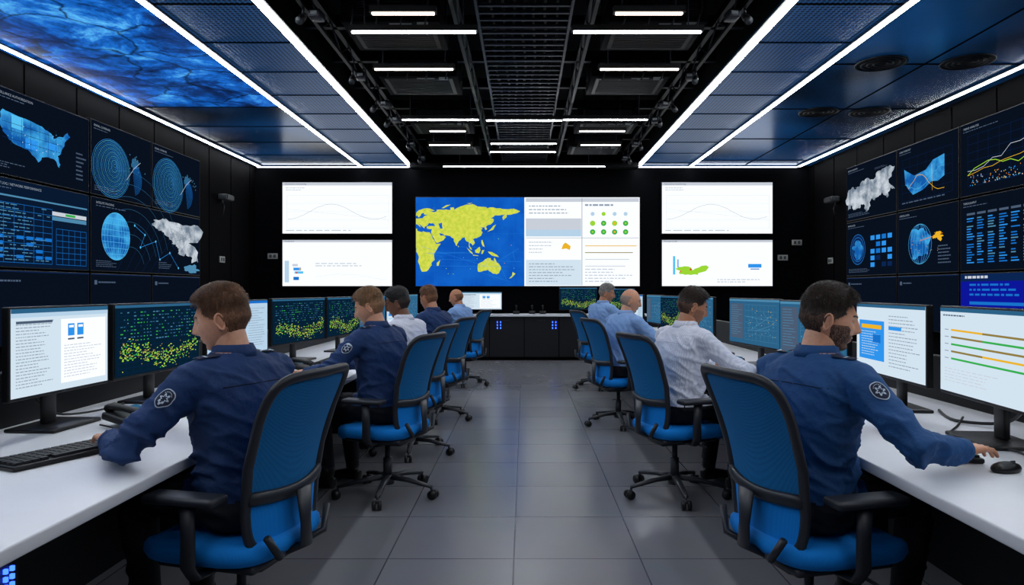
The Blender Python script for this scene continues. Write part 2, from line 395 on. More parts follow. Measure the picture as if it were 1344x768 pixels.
class Cv:
    """flat display content in the local x (right) / z (up) plane, front towards -y"""
    def __init__(s,b,x0,z0,w,h,y=0,rnd=1): s.b=b;s.x0=x0;s.z0=z0;s.w=w;s.h=h;s.y=y;s.r=random.Random(rnd)
    def p(s,x,y,l): return (s.x0+x*s.w, s.y-.0008-l*.0009, s.z0+(1-y)*s.h)
    def rect(s,x0,y0,x1,y1,m,l=1): s.b.add([s.p(x0,y1,l),s.p(x1,y1,l),s.p(x1,y0,l),s.p(x0,y0,l)],[(0,1,2,3)],m)
    def poly(s,pts,m,l=1): s.b.add([s.p(x,y,l) for x,y in pts],[tuple(range(len(pts)))],m)
    def line(s,pts,wd,m,l=2):
        for (xa,ya),(xb,yb) in zip(pts[:-1],pts[1:]):
            dx=(xb-xa)*s.w; dy=(yb-ya)*s.h; d=math.hypot(dx,dy) or 1
            nx=-dy/d*wd/2/s.w; ny=dx/d*wd/2/s.h
            s.poly([(xa+nx,ya+ny),(xb+nx,yb+ny),(xb-nx,yb-ny),(xa-nx,ya-ny)],m,l)
    def disc(s,x,y,r,m,l=2,n=20,ry=None):
        k=s.w/s.h
        s.poly([(x+r*math.cos(2*pi*i/n),y+(ry or r*k)*math.sin(2*pi*i/n)) for i in range(n)],m,l)
    def ring(s,x,y,r,wd,m,l=2,n=28,a0=0,a1=2*pi,sx=1,sy=1):
        k=s.w/s.h
        s.line([(x+sx*r*math.cos(a0+(a1-a0)*i/n),y+sy*r*k*math.sin(a0+(a1-a0)*i/n)) for i in range(n+1)],wd,m,l)
    def text(s,x,y,t,size,m,l=2):
        vs,fs=textmesh(t)
        s.b.add([(s.x0+x*s.w+v.x*size,s.y-.0008-l*.0009,s.z0+(1-y)*s.h+v.y*size) for v in vs],fs,m)
    def greek(s,x0,y0,x1,y1,rows,m,l=2,fill=.35,dens=1.):
        dy=(y1-y0)/rows
        for i in range(rows):
            y=y0+i*dy; x=x0; end=x0+(x1-x0)*s.r.uniform(.5,1)
            while x<end:
                wd=s.r.uniform(.02,.07)*(x1-x0)*1.5
                if s.r.random()<dens: s.rect(x,y,min(x+wd,end),y+dy*fill,m,l)
                x+=wd+(x1-x0)*.02
    def grid(s,x0,y0,x1,y1,nx,ny,wd,m,l=2):
        for i in range(nx+1):
            x=x0+(x1-x0)*i/nx; s.line([(x,y0),(x,y1)],wd,m,l)
        for j in range(ny+1):
            y=y0+(y1-y0)*j/ny; s.line([(x0,y),(x1,y)],wd,m,l)
    def chart(s,x0,y0,x1,y1,n,wd,m,l=3,f=None,jit=.1):
        pts=[]
        for i in range(n+1):
            t=i/n; v=(f(t) if f else .5)+s.r.uniform(-jit,jit)
            pts.append((x0+(x1-x0)*t,y1-(y1-y0)*max(0,min(1,v))))
        s.line(pts,wd,m,l)
def blob(cx,cy_,rx,ry,seed,n=36,j=.3):
    out=[]
    for i in range(n):
        a=2*pi*i/n; r=1+j*2*noise.noise(V((math.cos(a)*1.7+seed*3.1,math.sin(a)*1.7,seed)))+j*.8*noise.noise(V((math.cos(a)*6,math.sin(a)*6+seed,seed)))
        out.append((cx+rx*r*math.cos(a),cy_+ry*r*math.sin(a)))
    return out
USA=[(0.02,.15),(.05,.08),(.2,.12),(.45,.15),(.55,.17),(.6,.22),(.68,.25),(.72,.35),(.78,.28),(.86,.25),(.93,.12),(.97,.2),(.9,.32),(.88,.42),(.85,.5),(.83,.6),(.78,.68),(.82,.85),(.8,.92),(.74,.78),(.65,.76),(.55,.8),(.5,.92),(.44,.82),(.36,.72),(.25,.7),(.12,.62),(.05,.5),(.01,.35)]
EURASIA=[(8.5,54),(14,54),(20,54.5),(23,58),(29,60),(22,60.5),(22,64),(25,65.5),(18,62),(17,59),(14,55.5),(12,57),(11,59),(8.5,58),(8.5,63),(14,68),(20,70),(28,71),(38,68),(41,67),(33,66.5),(38,64.5),(44,66),(44,68.5),(54,68.5),(60,69),(68,68.5),(67,72),(73,72.5),(74,68),(80,72),(88,75),(100,77),(105,78),(113,74),(127,73),(130,71),(140,72.5),(152,71),(160,69.5),(170,70),(180,68.5),(186,66),(180,62.5),(170,60),(163,60),(163,56),(157,51),(155.5,56),(160,61),(154,59.5),(143,59),(136,54.5),(141,52.5),(140,48),(135,43.5),(130,42.5),(127.5,40),(129.5,36),(126.5,34.5),(125,39.5),(121,39),(118,39),(122,37),(119.5,35),(122,30.5),(120,26),(114,22.3),(109,21),(106,19),(109,13),(107,10.5),(105,8.7),(102.5,12.5),(100,13.3),(99.5,9.5),(103,4.5),(104,1.3),(101,3),(98.5,8),(98.5,15),(94.5,16),(91.5,22.5),(87,21.5),(82,16.5),(80,13),(78,8.2),(76.5,9),(73,16),(72.5,21),(70,21.5),(67,24.5),(57.5,25.5),(51,29),(48,30),(51,25),(56,25.5),(59.5,22.5),(55,17.5),(45,13),(43,13.5),(39,21),(35,28),(34.5,31.5),(36,36.5),(30,36.5),(27,37.5),(27,40.5),(36,41.5),(41.5,41.5),(38,46),(31,46.5),(28,42),(24,40.5),(23,37),(20,40),(14,45),(16,41.5),(17,39),(12.5,43),(8.5,44.3)]
AFRICA=[(8.5,37),(11,37),(11,33.5),(20,31),(20,33),(32,31),(34,28),(37,21),(43,11.5),(51,12),(44,2),(39.5,-5),(40.5,-15),(35,-20),(35.5,-24),(32,-28),(27,-34),(18.5,-34.5),(14.5,-23),(12,-17),(13.5,-10),(9,-1),(9.5,4),(8.5,4.5)]
AUS=[(114,-22),(114,-34),(118,-35),(124,-33),(131,-31.5),(136,-35),(140,-38),(146,-39),(150,-37),(153,-31),(153,-26),(149,-21),(146,-19),(142,-11),(141,-17),(136,-15),(136,-12),(131,-11.5),(126,-14),(122,-18)]
ISL=[[(44,-25),(47,-25),(50,-15),(44,-20)],[(109,1),(113,4),(117,7),(118.5,1),(116,-4),(110,-3)],[(95,5.5),(104,-2),(106,-6),(101,-3)],[(105.5,-6.5),(114.5,-7.5),(114.5,-8.6),(106,-7.8)],[(119.5,-5),(121,1),(125,1.5),(122,-5)],[(131,-1),(138,-2),(147,-7),(150,-10.5),(143,-9),(138,-8),(133,-4)],[(130,31.5),(136,36.5),(140,41.5),(145,44),(141.5,38),(140,35),(135,33.5)],[(120,18),(122,18),(125,8),(126,6.5),(122,8),(120,13)],[(173,-35),(178,-38),(171,-45),(167,-46),(172,-41)],[(80,9),(82,7),(80.5,6)],[(52,71),(60,76),(68,77),(56,71)],[(95,79),(105,80),(100,78)]]
def c_bg(c,m='s_bg'): c.rect(0,0,1,1,m,0)
def c_head(c,t='GLOBAL OPERATIONS SUMMARY',m='s_grey',sz=.042):
    c.text(.03,.075,t,c.h*sz,m,2); c.greek(.03,.10,.4,.12,1,'s_ink',2,.5)
def c_usa(c):
    c_bg(c); c_head(c,'GLOBAL SURVEILLANCE AUTHORIZATION')
    f=lambda x,y:(.16+x*.66,.2+y*.62)
    c.poly(frac([f(*p) for p in USA],.12,2,3),'s_usa',1)
    for a in [(.15,.13,.3,.38),(.33,.5,.5,.7),(.62,.45,.78,.6)]:
        x0,y0=f(a[0],a[1]);x1,y1=f(a[2],a[3]); c.rect(x0,y0,x1,y1,'s_cyan' if a[0]<.2 else 's_sky',2)
    for x in (.15,.28,.4,.52,.64,.75):
        c.line([f(x,.16),f(x,.72)],.004,'s_navy',3)
    for y in (.3,.45,.6): c.line([f(.04,y),f(.84,y)],.004,'s_navy',3)
    for i in range(40): c.disc(*f(.1+c.r.random()*.7,.2+c.r.random()*.5),.003,'s_white' if i%4==0 else 's_cyan',4,6)
    c.greek(.04,.86,.4,.94,3,'s_ink',2); c.greek(.86,.5,.97,.9,7,'s_ink',2)
def c_swirl(c):
    c_bg(c); c_head(c,'SIGNAL COVERAGE')
    for i in range(20): c.ring(.36-.003*i,.54+.003*i,.02+i*.0145,.004,'s_sky' if i%3 else 's_cyan',2,30,sx=.75+.015*i,sy=.95)
    for i in range(14): c.ring(.66,.58+.006*i,.02+i*.011,.004,'s_blue',2,16,a0=-1.3,a1=1.3)
    c.poly(blob(.7,.42,.06,.1,4),'s_tealb',1); c.line([(.55,.7),(.68,.5),(.8,.38)],.006,'s_lgrey',3)
    for i in range(12): c.disc(.6+c.r.random()*.3,.3+c.r.random()*.25,.007,'s_tealc',3,6)
    c.greek(.04,.88,.5,.96,3,'s_ink',2)
def c_table(c):
    c_bg(c,'s_bg2'); c_head(c,'SYSTEM EVENT LOG / NETWORK PERFORMANCE')
    c.rect(.02,.18,.98,.20,'s_tealc',2); c.grid(.03,.27,.62,.95,7,9,.004,'s_blue',2)
    c.grid(.66,.5,.97,.95,5,6,.004,'s_blue',2)
    c.rect(.62,.29,.97,.34,'s_lgrey',3); c.rect(.62,.35,.97,.40,'s_tealc',3); c.rect(.75,.30,.85,.33,'s_green',4)
    for j in range(16): c.greek(.05,.28+j*.042,.6,.30+j*.042,1,'s_tealc',3,.5,.7)
    for i in range(18): 
        x=.05+c.r.randrange(7)*.084; y=.56+c.r.randrange(5)*.075; c.rect(x,y,x+.06,y+.04,'s_blue',3)
def c_globe(c,full=True):
    c_bg(c); c_head(c,'SATELLITE TRACKING')
    cx=.18;cy_=.5;r=.11
    k=c.w/c.h
    c.disc(cx,cy_,r,'s_usa',1,32)
    for q in (.2,.4,.6,.8,1.0): c.ring(cx,cy_,r,.005,'s_cyan',2,28,sx=q)
    for q in (-.75,-.5,-.25,0,.25,.5,.75):
        d=math.sqrt(1-q*q); c.line([(cx-r*d,cy_+q*r*k),(cx+r*d,cy_+q*r*k)],.005,'s_cyan',2)
    for i in range(8): c.line([(.12+i*.07,.98),(.3+i*.09,.14+.02*i)],.004,'s_navy',1)
    for i in range(7): c.ring(.3,1.0,.12+i*.06,.004,'s_tealb',1,20,a0=-1.9,a1=-.35)
    pts=[(.33,.3),(.42,.42),(.38,.62),(.52,.5),(.56,.78),(.66,.66),(.75,.9)]
    c.line(pts,.005,'s_sky',3)
    for p in pts: c.disc(p[0],p[1],.006,'s_cyan',4,10)
    c.poly(frac([(.50,.16),(.62,.10),(.98,.12),(.98,.78),(.93,.7),(.9,.8),(.84,.64),(.78,.68),(.74,.54),(.68,.50),(.62,.38),(.55,.32)],.3,3,5),'s_relief',1)
    c.poly(blob(.9,.9,.08,.07,3),'s_tealc',2)
    for i in range(16): c.line([(.62+c.r.uniform(0,.33),.15+c.r.uniform(0,.33)),(.62+c.r.uniform(0,.33),.15+c.r.uniform(0,.33))],.003,'s_ink',3)
    c.greek(.03,.86,.2,.96,4,'s_ink',2); c.greek(.55,.82,.7,.94,4,'s_ink',2)
def c_dark(c):
    c_bg(c); c.rect(.0,.0,1,.012,'s_navy',1); c.rect(.04,.1,.08,.17,'s_ink',2); c.greek(.10,.12,.4,.16,1,'s_ink',2,.6)
def c_blue(c): c.rect(0,0,1,1,'s_deep',0); c.rect(0,0,1,.12,'s_navy',1); c.greek(.05,.03,.5,.1,1,'s_lgrey',2,.6); c.rect(.1,.45,.9,.5,'s_blue',2); c.greek(.1,.16,.9,.4,3,'s_blue',2,.4)
def c_whitemap(c):
    c_bg(c); c_head(c,'REGION OVERVIEW')
    c.poly(frac([(.02,.48),(.12,.38),(.3,.40),(.42,.30),(.6,.34),(.78,.22),(.98,.24),(.98,.62),(.9,.58),(.84,.74),(.74,.62),(.6,.74),(.54,.68),(.42,.9),(.32,.74),(.2,.82),(.1,.72),(.03,.8)],.3,3,8),'s_relief',1)
    for i in range(14): c.line([(.1+c.r.random()*.8,.4+c.r.random()*.25),(.1+c.r.random()*.8,.4+c.r.random()*.25)],.003,'s_grey',2)
    c.greek(.6,.16,.95,.2,2,'s_ink',2); c.greek(.04,.88,.6,.96,3,'s_ink',2)
def c_area(c):
    c_bg(c); c_head(c,'LOAD FORECAST'); c.grid(.08,.2,.92,.88,6,5,.003,'s_navy',1)
    c.poly([(.12,.36),(.3,.5),(.5,.46),(.62,.34),(.80,.30),(.80,.62),(.7,.68),(.6,.66),(.45,.76),(.28,.80),(.2,.7),(.14,.6)],'s_usa',2)
    c.chart(.2,.4,.8,.8,12,.007,'s_gold',3,lambda t:.3+.4*math.sin(t*5),.05); c.line([(.6,.4),(.61,.8)],.006,'s_gold',3)
    c.chart(.14,.4,.8,.8,16,.005,'s_cyan',3,lambda t:.5-.3*math.sin(t*5),.05); c.greek(.08,.9,.9,.95,1,'s_ink',2)
def c_curve(c):
    c_bg(c); c_head(c,'TREND ANALYSIS'); c.grid(.08,.18,.95,.88,8,6,.003,'s_navy',1)
    c.chart(.08,.2,.95,.8,12,.009,'s_lime',3,lambda t:.1+.75*t*t+.2*math.sin(t*7),.05)
    c.chart(.08,.2,.95,.8,10,.006,'s_lgrey',3,lambda t:.2+.65*t,.08)
    c.chart(.08,.2,.95,.8,10,.006,'s_gold',3,lambda t:.15+.3*t,.06)
    for i in range(130): c.disc(.1+c.r.random()*.8,.87-c.r.random()**2*.14,.004,c.r.choice(['s_gold','s_orange','s_sky','s_cyan','s_lgrey']),4,6)
def c_blocks(c):
    c_bg(c); c_head(c,'SERVER NODES'); c.disc(.25,.52,.16,'s_navy',1,24)
    for q in (.2,.4,.6,.8,1): c.ring(.25,.52,.16*q,.005,'s_sky',2,24)
    c.poly(blob(.25,.52,.1,.15,7),'s_usa',3)
    for i in range(4):
        for j in range(5):
            if c.r.random()<.8: c.rect(.52+i*.11,.3+j*.12,.6+i*.11,.38+j*.12,c.r.choice(['s_blue','s_sky','s_navy']),2)
    c.greek(.05,.88,.5,.96,3,'s_ink',2)
def c_globe2(c):
    c_bg(c); c_head(c,'ORBITAL DATA'); c.disc(.4,.55,.2,'s_navy',1,28)
    c.poly(blob(.4,.55,.17,.24,6),'s_usa',2)
    for q in (.25,.5,.75,1): c.ring(.4,.55,.2,.004,'s_cyan',3,28,sx=q)
    c.poly(blob(.7,.45,.09,.06,9,20,.5),'s_gold',4); c.line([(.4,.5),(.78,.42)],.007,'s_orange',4)
    for i in range(24): c.disc(.2+c.r.random()*.5,.38+c.r.random()*.34,.004,'s_gold',4,6)
    c.greek(.7,.6,.95,.9,6,'s_ink',2)
def c_cols(c):
    c_bg(c); c_head(c,'THROUGHPUT')
    for i in range(8):
        x=.07+i*.112; c.rect(x,.2,x+.09,.23,'s_ink',2)
        for j in range(18):
            if c.r.random()<.85: c.rect(x,.27+j*.036,x+c.r.uniform(.04,.085),.286+j*.036,c.r.choice(['s_blue','s_sky','s_tealc','s_blue']),2)
def c_wchart(c):
    c_bg(c,'s_white'); c.rect(0,0,1,.06,'s_lgrey',1); c.text(.02,.045,'Operations monitoring',c.h*.045,'s_ink',2)
    c.grid(.04,.25,.97,.9,1,4,.003,'s_lgrey',1)
    c.chart(.05,.2,.95,.85,40,.005,'s_grey',2,lambda t:.2+.45*math.sin(t*3.6)**2,.008)
    c.chart(.05,.2,.95,.85,40,.003,'s_lgrey',2,lambda t:.5-.3*t,.008)
    c.greek(.03,.93,.9,.97,1,'s_lgrey',2,.5); c.greek(.03,.10,.3,.18,2,'s_lgrey',2,.4)
def c_wchart2(c):
    c_bg(c,'s_white'); c.rect(0,0,1,.05,'s_lgrey',1); c.text(.02,.042,'Dashboard',c.h*.045,'s_ink',2)
    c.rect(.09,.52,.14,.57,'s_lgrey',2); c.rect(.10,.60,.17,.66,'s_sky',2); c.rect(.11,.68,.19,.73,'s_cyan',2); c.rect(.1,.8,.15,.87,'s_blue',2); c.rect(.02,.45,.06,.92,'s_pageb',2); c.disc(.13,.71,.008,'s_red',3); c.disc(.16,.63,.008,'s_gold',3)
    c.greek(.3,.5,.9,.6,2,'s_lgrey',2,.4); c.chart(.3,.6,.95,.95,20,.003,'s_lgrey',2,lambda t:.4+.2*math.sin(t*4),.03)
def c_wchart3(c):
    c_bg(c,'s_white'); c.rect(0,0,1,.05,'s_lgrey',1); c.text(.02,.042,'Forecast model',c.h*.045,'s_ink',2)
    c.poly(frac([(.12,.62),(.2,.57),(.28,.66),(.4,.55),(.36,.70),(.26,.76),(.16,.74)],.3,2,4),'s_lime',2); c.rect(.1,.35,.12,.75,'s_cyan',2); c.rect(.14,.42,.15,.6,'s_sky',2)
    c.rect(.78,.52,.9,.6,'s_sky',2); c.rect(.8,.62,.88,.64,'s_blue',2); c.greek(.5,.85,.9,.95,2,'s_lgrey',2,.4); c.disc(.26,.64,.01,'s_red',3); c.disc(.17,.68,.008,'s_orange',3)
def c_main(c):
    f=lambda px,py:((px-545)/295,(py-257)/118)
    g=lambda lo,la: f(max(545.2,min(687.8,626+(lo-113)*.775)), 337+(-11-la)*.80)
    c.rect(0,0,143/295,1,'s_mapblue',0); c.rect(143/295,0,1,1,'s_white',0)
    c.poly([g(*p) for p in frac(EURASIA,.10,1,3)],'s_land',1)
    c.poly([g(*p) for p in frac(AFRICA,.08,1,4)],'s_land',1)
    c.poly([g(*p) for p in frac(AUS,.10,1,4)],'s_land',1)
    for q in ISL: c.poly([g(*p) for p in q],'s_land',1)
    c.poly([g(*p) for p in [(47,45),(53,47),(53,42),(54,37),(50,37)]],'s_mapblue',2)
    for i in range(12): c.line([f(548+c.r.random()*136,322+c.r.random()*50),f(548+c.r.random()*136,322+c.r.random()*50)],.003,'s_sky',2.5)
    for px in (570,596,622,648,674): c.line([f(px,258),f(px,374)],.003,'s_blue',.5)
    for py in (280,305,330,355): c.line([f(546,py),f(687,py)],.003,'s_blue',.5)
    for i in range(50): c.disc(*f(555+c.r.random()*110,270+c.r.random()*40),.0012,c.r.choice(['s_orange','s_green','s_brown']),3,6)
    for i in range(14): c.disc(*f(575+c.r.random()*108,312+c.r.random()*50),.0018,c.r.choice(['s_orange','s_lime','s_cyan']),3,6)
    c.rect(*f(690,258),*f(839,263),'s_lgrey',1); c.rect(*f(690,285),*f(763,300),'s_lgrey',1); c.rect(*f(690,300),*f(763,309),'s_pageb',1)
    c.line([f(764,258),f(764,374)],.012,'s_grey',2); c.line([f(690,311),f(839,311)],.008,'s_grey',2); c.rect(*f(690,340),*f(763,374),'s_page',1)
    c.greek(*f(694,268),*f(755,282),3,'s_grey',2,.25); c.greek(*f(694,345),*f(755,372),7,'s_grey',2,.25)
    c.poly([f(*p) for p in [(737,326),(739,320),(742,317),(745,319),(749,322),(748,327),(743,325)]],'s_gold',2); c.greek(*f(694,316),*f(728,334),4,'s_lgrey',2,.3)
    for r_ in range(3):
        for q in range(4):
            x=778+q*14.5; y=279+r_*11.5
            if r_==0 : c.disc(*f(x,y),.009,'s_pageb' if q!=1 else 's_lime',2,14)
            else:
                c.disc(*f(x,y+1),.012,'s_lime' if (r_==1 and q in (0,2)) else 's_green',2,14); c.disc(*f(x,y+1),.005,'s_gold' if q==2 else 's_lime',3,10)
    c.greek(*f(768,266),*f(836,272),1,'s_grey',2,.4)
    for j,m_ in enumerate(['s_gold','s_brown','s_lgrey','s_lgrey']): c.rect(*f(768,321+j*9),*f(836-j*5,322+j*9),m_,2)
    c.greek(*f(768,352),*f(836,372),5,'s_lgrey',2)
def c_doc(c):
    c_bg(c,'s_page'); c.rect(0,0,1,.05,'s_tealb',1); c.rect(0,.05,1,.1,'s_pageb',1); c.greek(.04,.14,.4,.92,22,'s_grey',2,.28)
    c.rect(.04,.14,.38,.17,'s_ink',3)
    c.rect(.47,.14,.97,.92,'s_white',1)
    for i in range(2): c.rect(.54+i*.1,.2,.61+i*.1,.35,'s_sky',2); c.rect(.55+i*.1,.22,.60+i*.1,.25,'s_white',3); c.rect(.54+i*.1,.38,.61+i*.1,.40,'s_ink',2)
    c.greek(.5,.46,.93,.88,12,'s_lgrey',2,.3)
def c_dots(c):
    c_bg(c,'s_teal'); c.rect(0,0,1,.04,'s_tealb',1); c.grid(.03,.08,.97,.96,12,12,.0015,'s_navy',1)
    for j in range(9):
        for i in range(26):
            if c.r.random()<.6: c.rect(.05+i*.035,.10+j*.05,.05+i*.035+c.r.uniform(.008,.028),.114+j*.05,c.r.choice(['s_tealc','s_tealb','s_tealb','s_green']),2)
    for i in range(420):
        t=c.r.random(); y=.76-.10*math.sin(t*6+1)-.1*t+c.r.gauss(0,.08)
        y=min(.95,max(.3,y)); c.rect(.04+t*.92,y,.04+t*.92+c.r.uniform(.006,.02),y+.014,c.r.choice(['s_lime','s_lime','s_green','s_brown','s_yellow']),3)
def c_doc2(c):
    c_bg(c,'s_pageb'); c.rect(0,0,1,.05,'s_blue',1); c.rect(.05,.12,.6,.5,'s_white',1); c.greek(.08,.16,.55,.46,8,'s_grey',2,.25); c.greek(.65,.14,.95,.9,16,'s_grey',2,.25); c.rect(.05,.56,.6,.9,'s_page',1); c.rect(.08,.6,.3,.7,'s_sky',2); c.chart(.08,.7,.58,.88,14,.004,'s_blue',3,None,.3)
def c_bars(c):
    c_bg(c,'s_page'); c.rect(0,0,1,.045,'s_tealb',1); c.greek(.04,.08,.4,.12,1,'s_ink',2,.4)
    for j,m_ in enumerate(['s_gold','s_brown','s_green','s_brown','s_green']):
        y=.26+j*.085; c.line([(.14,y),(.5,y+.01)],.008,m_,2); c.line([(.5,y+.01),(.92,y+.02)],.008,['s_brown','s_green','s_brown','s_gold','s_green'][j],2); c.rect(.06,y-.006,.11,y+.004,'s_grey',2)
    c.greek(.06,.72,.8,.9,5,'s_lgrey',2,.25)
def c_blueblk(c):
    c_bg(c,'s_page'); c.rect(0,0,1,.045,'s_tealb',1); c.rect(.05,.24,.45,.82,'s_sky',1); c.rect(.09,.3,.41,.36,'s_gold',2); c.greek(.09,.4,.41,.78,10,'s_pageb',2,.35)
    c.rect(.28,.44,.4,.56,'s_blue',3)
    c.greek(.52,.15,.95,.9,16,'s_grey',2,.25); c.rect(.52,.3,.7,.35,'s_sky',3)
def c_teal(c):
    c_bg(c,'s_tealb'); c.rect(0,0,1,.045,'s_tealc',1); c.rect(.03,.1,.3,.9,'s_ink',1); c.greek(.05,.14,.28,.85,14,'s_tealc',2,.22)
    c.grid(.34,.12,.96,.9,8,6,.0015,'s_tealc',1)
    for i in range(7): c.line([(.35+c.r.random()*.6,.2+c.r.random()*.6),(.35+c.r.random()*.6,.2+c.r.random()*.6)],.003,'s_tealc',2)
    for i in range(40): c.rect(*(lambda x,y:(x,y,x+.012,y+.012))(.35+c.r.random()*.6,.2+c.r.random()*.65),c.r.choice(['s_cyan','s_tealc','s_gold']),3)

def wall_screen(name,O,U,N,w,h,fn,seed=1,depth=.07):
    b=MB()
    b.box((w/2,depth/2+.002,h/2),(w,depth,h),'black_plastic',.004,smooth=False)
    g=.012; c=Cv(b,g,g,w-2*g,h-2*g,0,seed); fn(c)
    return b.obj(name,frame(V(O),V(U),V(N)))
LX=-5.20
UL=V((0,1,0)); NL=V((1,0,0)); UR=V((0,-1,0)); NR=V((-1,0,0)); UF=V((1,0,0)); NF=V((0,-1,0))
zs=[(2.47,3.38),(1.54,2.45)]
cols=[(6.50,8.20),(8.23,9.56),(9.59,11.0)]
for i,fn in enumerate([c_usa,c_swirl,c_swirl]):
    wall_screen('video_wall_display',(LX,cols[i][0],2.47),UL,NL,cols[i][1]-cols[i][0],.91 if i else .88,fn,i)
wall_screen('video_wall_display',(LX,6.5,1.54),UL,NL,1.7,.91,c_table,3)
wall_screen('video_wall_display',(LX,8.23,1.54),UL,NL,2.77,.91,c_globe,4)
for i in range(3): wall_screen('video_wall_display',(LX,cols[i][0],.75),UL,NL,cols[i][1]-cols[i][0],.77,c_dark,5+i)
wall_screen('video_wall_display',(LX,4.6,2.47),UL,NL,1.87,.88,c_table,9)
wall_screen('video_wall_display',(LX,4.6,1.54),UL,NL,1.87,.91,c_curve,9)
RX=5.50
colr=[(11.70,10.13),(10.10,8.68),(8.65,6.9)]
fr=[[c_whitemap,c_area,c_curve],[c_blocks,c_globe2,c_cols]]
for i in range(3):
    w=colr[i][0]-colr[i][1]
    for j in range(2): wall_screen('video_wall_display',(RX,colr[i][0],zs[j][0]),UR,NR,w,.91,fr[j][i],20+i+3*j)
    wall_screen('video_wall_display',(RX,colr[i][0],.75),UR,NR,w,.77,c_dark if i<2 else c_blue,30+i)
wall_screen('video_wall_display',(RX,6.87,2.47),UR,NR,1.8,.91,c_cols,40)
wall_screen('video_wall_display',(RX,6.87,1.54),UR,NR,1.8,.91,c_area,41)
FY=13.5
wall_screen('wall_display',(-4.77,FY,2.41),UF,NF,2.18,1.03,c_wchart,50)
wall_screen('wall_display',(-4.77,FY,1.375),UF,NF,2.18,.93,c_wchart2,51)
wall_screen('world_map_display',(-2.145,FY,1.375),UF,NF,4.43,1.77,c_main,52)
wall_screen('wall_display',(2.70,FY,2.41),UF,NF,2.2,1.03,c_wchart,53)
wall_screen('wall_display',(2.70,FY,1.375),UF,NF,2.2,.93,c_wchart3,54)

def speaker(M):
    b=MB(); b.box((0,-.08,0),(.3,.16,.1),'grey_plastic',.02); b.box((0,-.165,0),(.26,.01,.07),'black_plastic'); b.box((0,0,-.02),(.06,.06,.16),'dark_plastic',.01); b.tube([(0,-.02,-.08),(0,-.05,-.16),(0,-.02,-.3)],.012,'dark_plastic',8)
    b.obj('wall_speaker',M)
speaker(frame(V((Xl+.06,12.0,2.93)),UL,NL)); speaker(frame(V((Xr-.06,12.3,2.93)),UR,NR))
for M in (frame(V((Xl+.03,12.1,1.85)),UL,NL),frame(V((-4.98,Yf-.02,1.98)),UF,NF),frame(V((5.4,Yf-.02,2.25)),UF,NF),frame(V((5.12,Yf-.02,1.95)),UF,NF),frame(V((Xr-.03,12.6,1.85)),UR,NR)):
    b=MB(); b.box((0,0,0),(.2,.02,.11),'wall_plate',.006); b.box((-.04,-.013,0),(.05,.01,.06),'grey_plastic',.003); b.box((.04,-.013,0),(.05,.01,.06),'grey_plastic',.003)
    b.obj('wall_switch_plate',M)

# ---------------------------------------------------------------- front cabinet
b=MB()
b.box((0,0,.41),(5.2,.5,.80),'cabinet_black'); b.box((0,-.02,.835),(5.3,.62,.04),'desk_white',.006)
for i in range(9): b.box((-2.6+i*.65,-.252,.43),(.012,.01,.74),'seam')
for i in range(8): b.box((-2.28+i*.65,-.262,.74),(.16,.02,.015),'metal_mid')
b.box((0,-.2,.03),(5.2,.12,.06),'seam')
for X in (-.47,.56):
    for i in range(3):
        for j in (0,1): b.box((X-.03+j*.06,-.26,.60+i*.055),(.018,.012,.03),'led_blue')
b.obj('storage_cabinet',T(0,13.05))

# ---------------------------------------------------------------- desks
DZ=.72
for sg in (-1,1):
    b=MB()
    x0,x1=1.20,2.30
    Y0,Y1=.3,10.9
    b.box((sg*(x0+x1)/2,(Y0+Y1)/2,DZ-.02),(x1-x0,Y1-Y0,.04),'desk_white',.006)
    b.box((sg*1.98,(Y0+Y1)/2,.34),(.04,Y1-Y0-.1,.68),'desk_black')
    b.box((sg*2.27,(Y0+Y1)/2,.50),(.05,Y1-Y0,.92),'desk_black',.005)
    for y in (1.35,3.55,6.3,8.4,10.7):
        b.box((sg*1.62,y,.34),(.66 if y<2 else .5,.8 if y<2 else .06,.68),'desk_black',.004)
    for k in range(4):
        for j in (0,1): b.box((sg*1.286,1.70+.022*j,.61-.020*k+.01),(.01,.007,.012),'led_blue')
    b.obj('control_desk')

# ---------------------------------------------------------------- monitors
def monitor(p0,p1,fn,seed,z0=.87,z1=1.25,base=DZ,stand=True):
    p0=V((p0[0],p0[1],0)); p1=V((p1[0],p1[1],0)); U=(p1-p0); w=U.length; U.normalize(); N=U.cross(V((0,0,1)))
    b=MB(); h=z1-z0
    b.box((w/2,.016,z0+h/2),(w,.03,h),'black_plastic',.005,smooth=False)
    b.box((w/2,.045,z0+h/2),(w*.55,.04,h*.6),'black_plastic',.012)
    c=Cv(b,.009,z0+.014,w-.018,h-.023,0,seed); fn(c)
    b.box((w/2,.07,(base+z0+h*.4)/2+.01),(.075,.025,z0+h*.4-base-.01),'black_plastic',.008)
    b.box((w/2,.04,base+.008),(.30,.22,.016),'black_plastic',.006)
    b.box((w/2,-.0015,z0+.006),(.03,.002,.004),'grey_plastic')
    b.obj('computer_monitor',frame(p0,U,N))
monitor((-2.02,2.02),(-2.03,2.64),c_doc2,1)
monitor((-2.03,2.70),(-2.0,3.30),c_doc,2)
monitor((-2.0,3.34),(-1.95,4.12),c_dots,3)
monitor((-1.97,4.25),(-1.85,4.95),c_doc2,4)
monitor((-1.97,5.35),(-1.80,6.2),c_dots,5)
monitor((-1.80,6.26),(-1.70,7.1),c_dots,6)
monitor((-1.85,7.55),(-1.68,8.3),c_teal,7)
monitor((-1.68,8.36),(-1.55,9.1),c_doc2,8)
monitor((-1.7,9.6),(-1.6,10.3),c_teal,9)
monitor((1.83,3.02),(1.77,2.36),c_bars,11)
monitor((1.86,3.84),(1.82,3.10),c_blueblk,12)
monitor((1.72,4.62),(1.86,3.94),c_teal,13)
monitor((1.75,5.85),(1.86,4.98),c_teal,14)
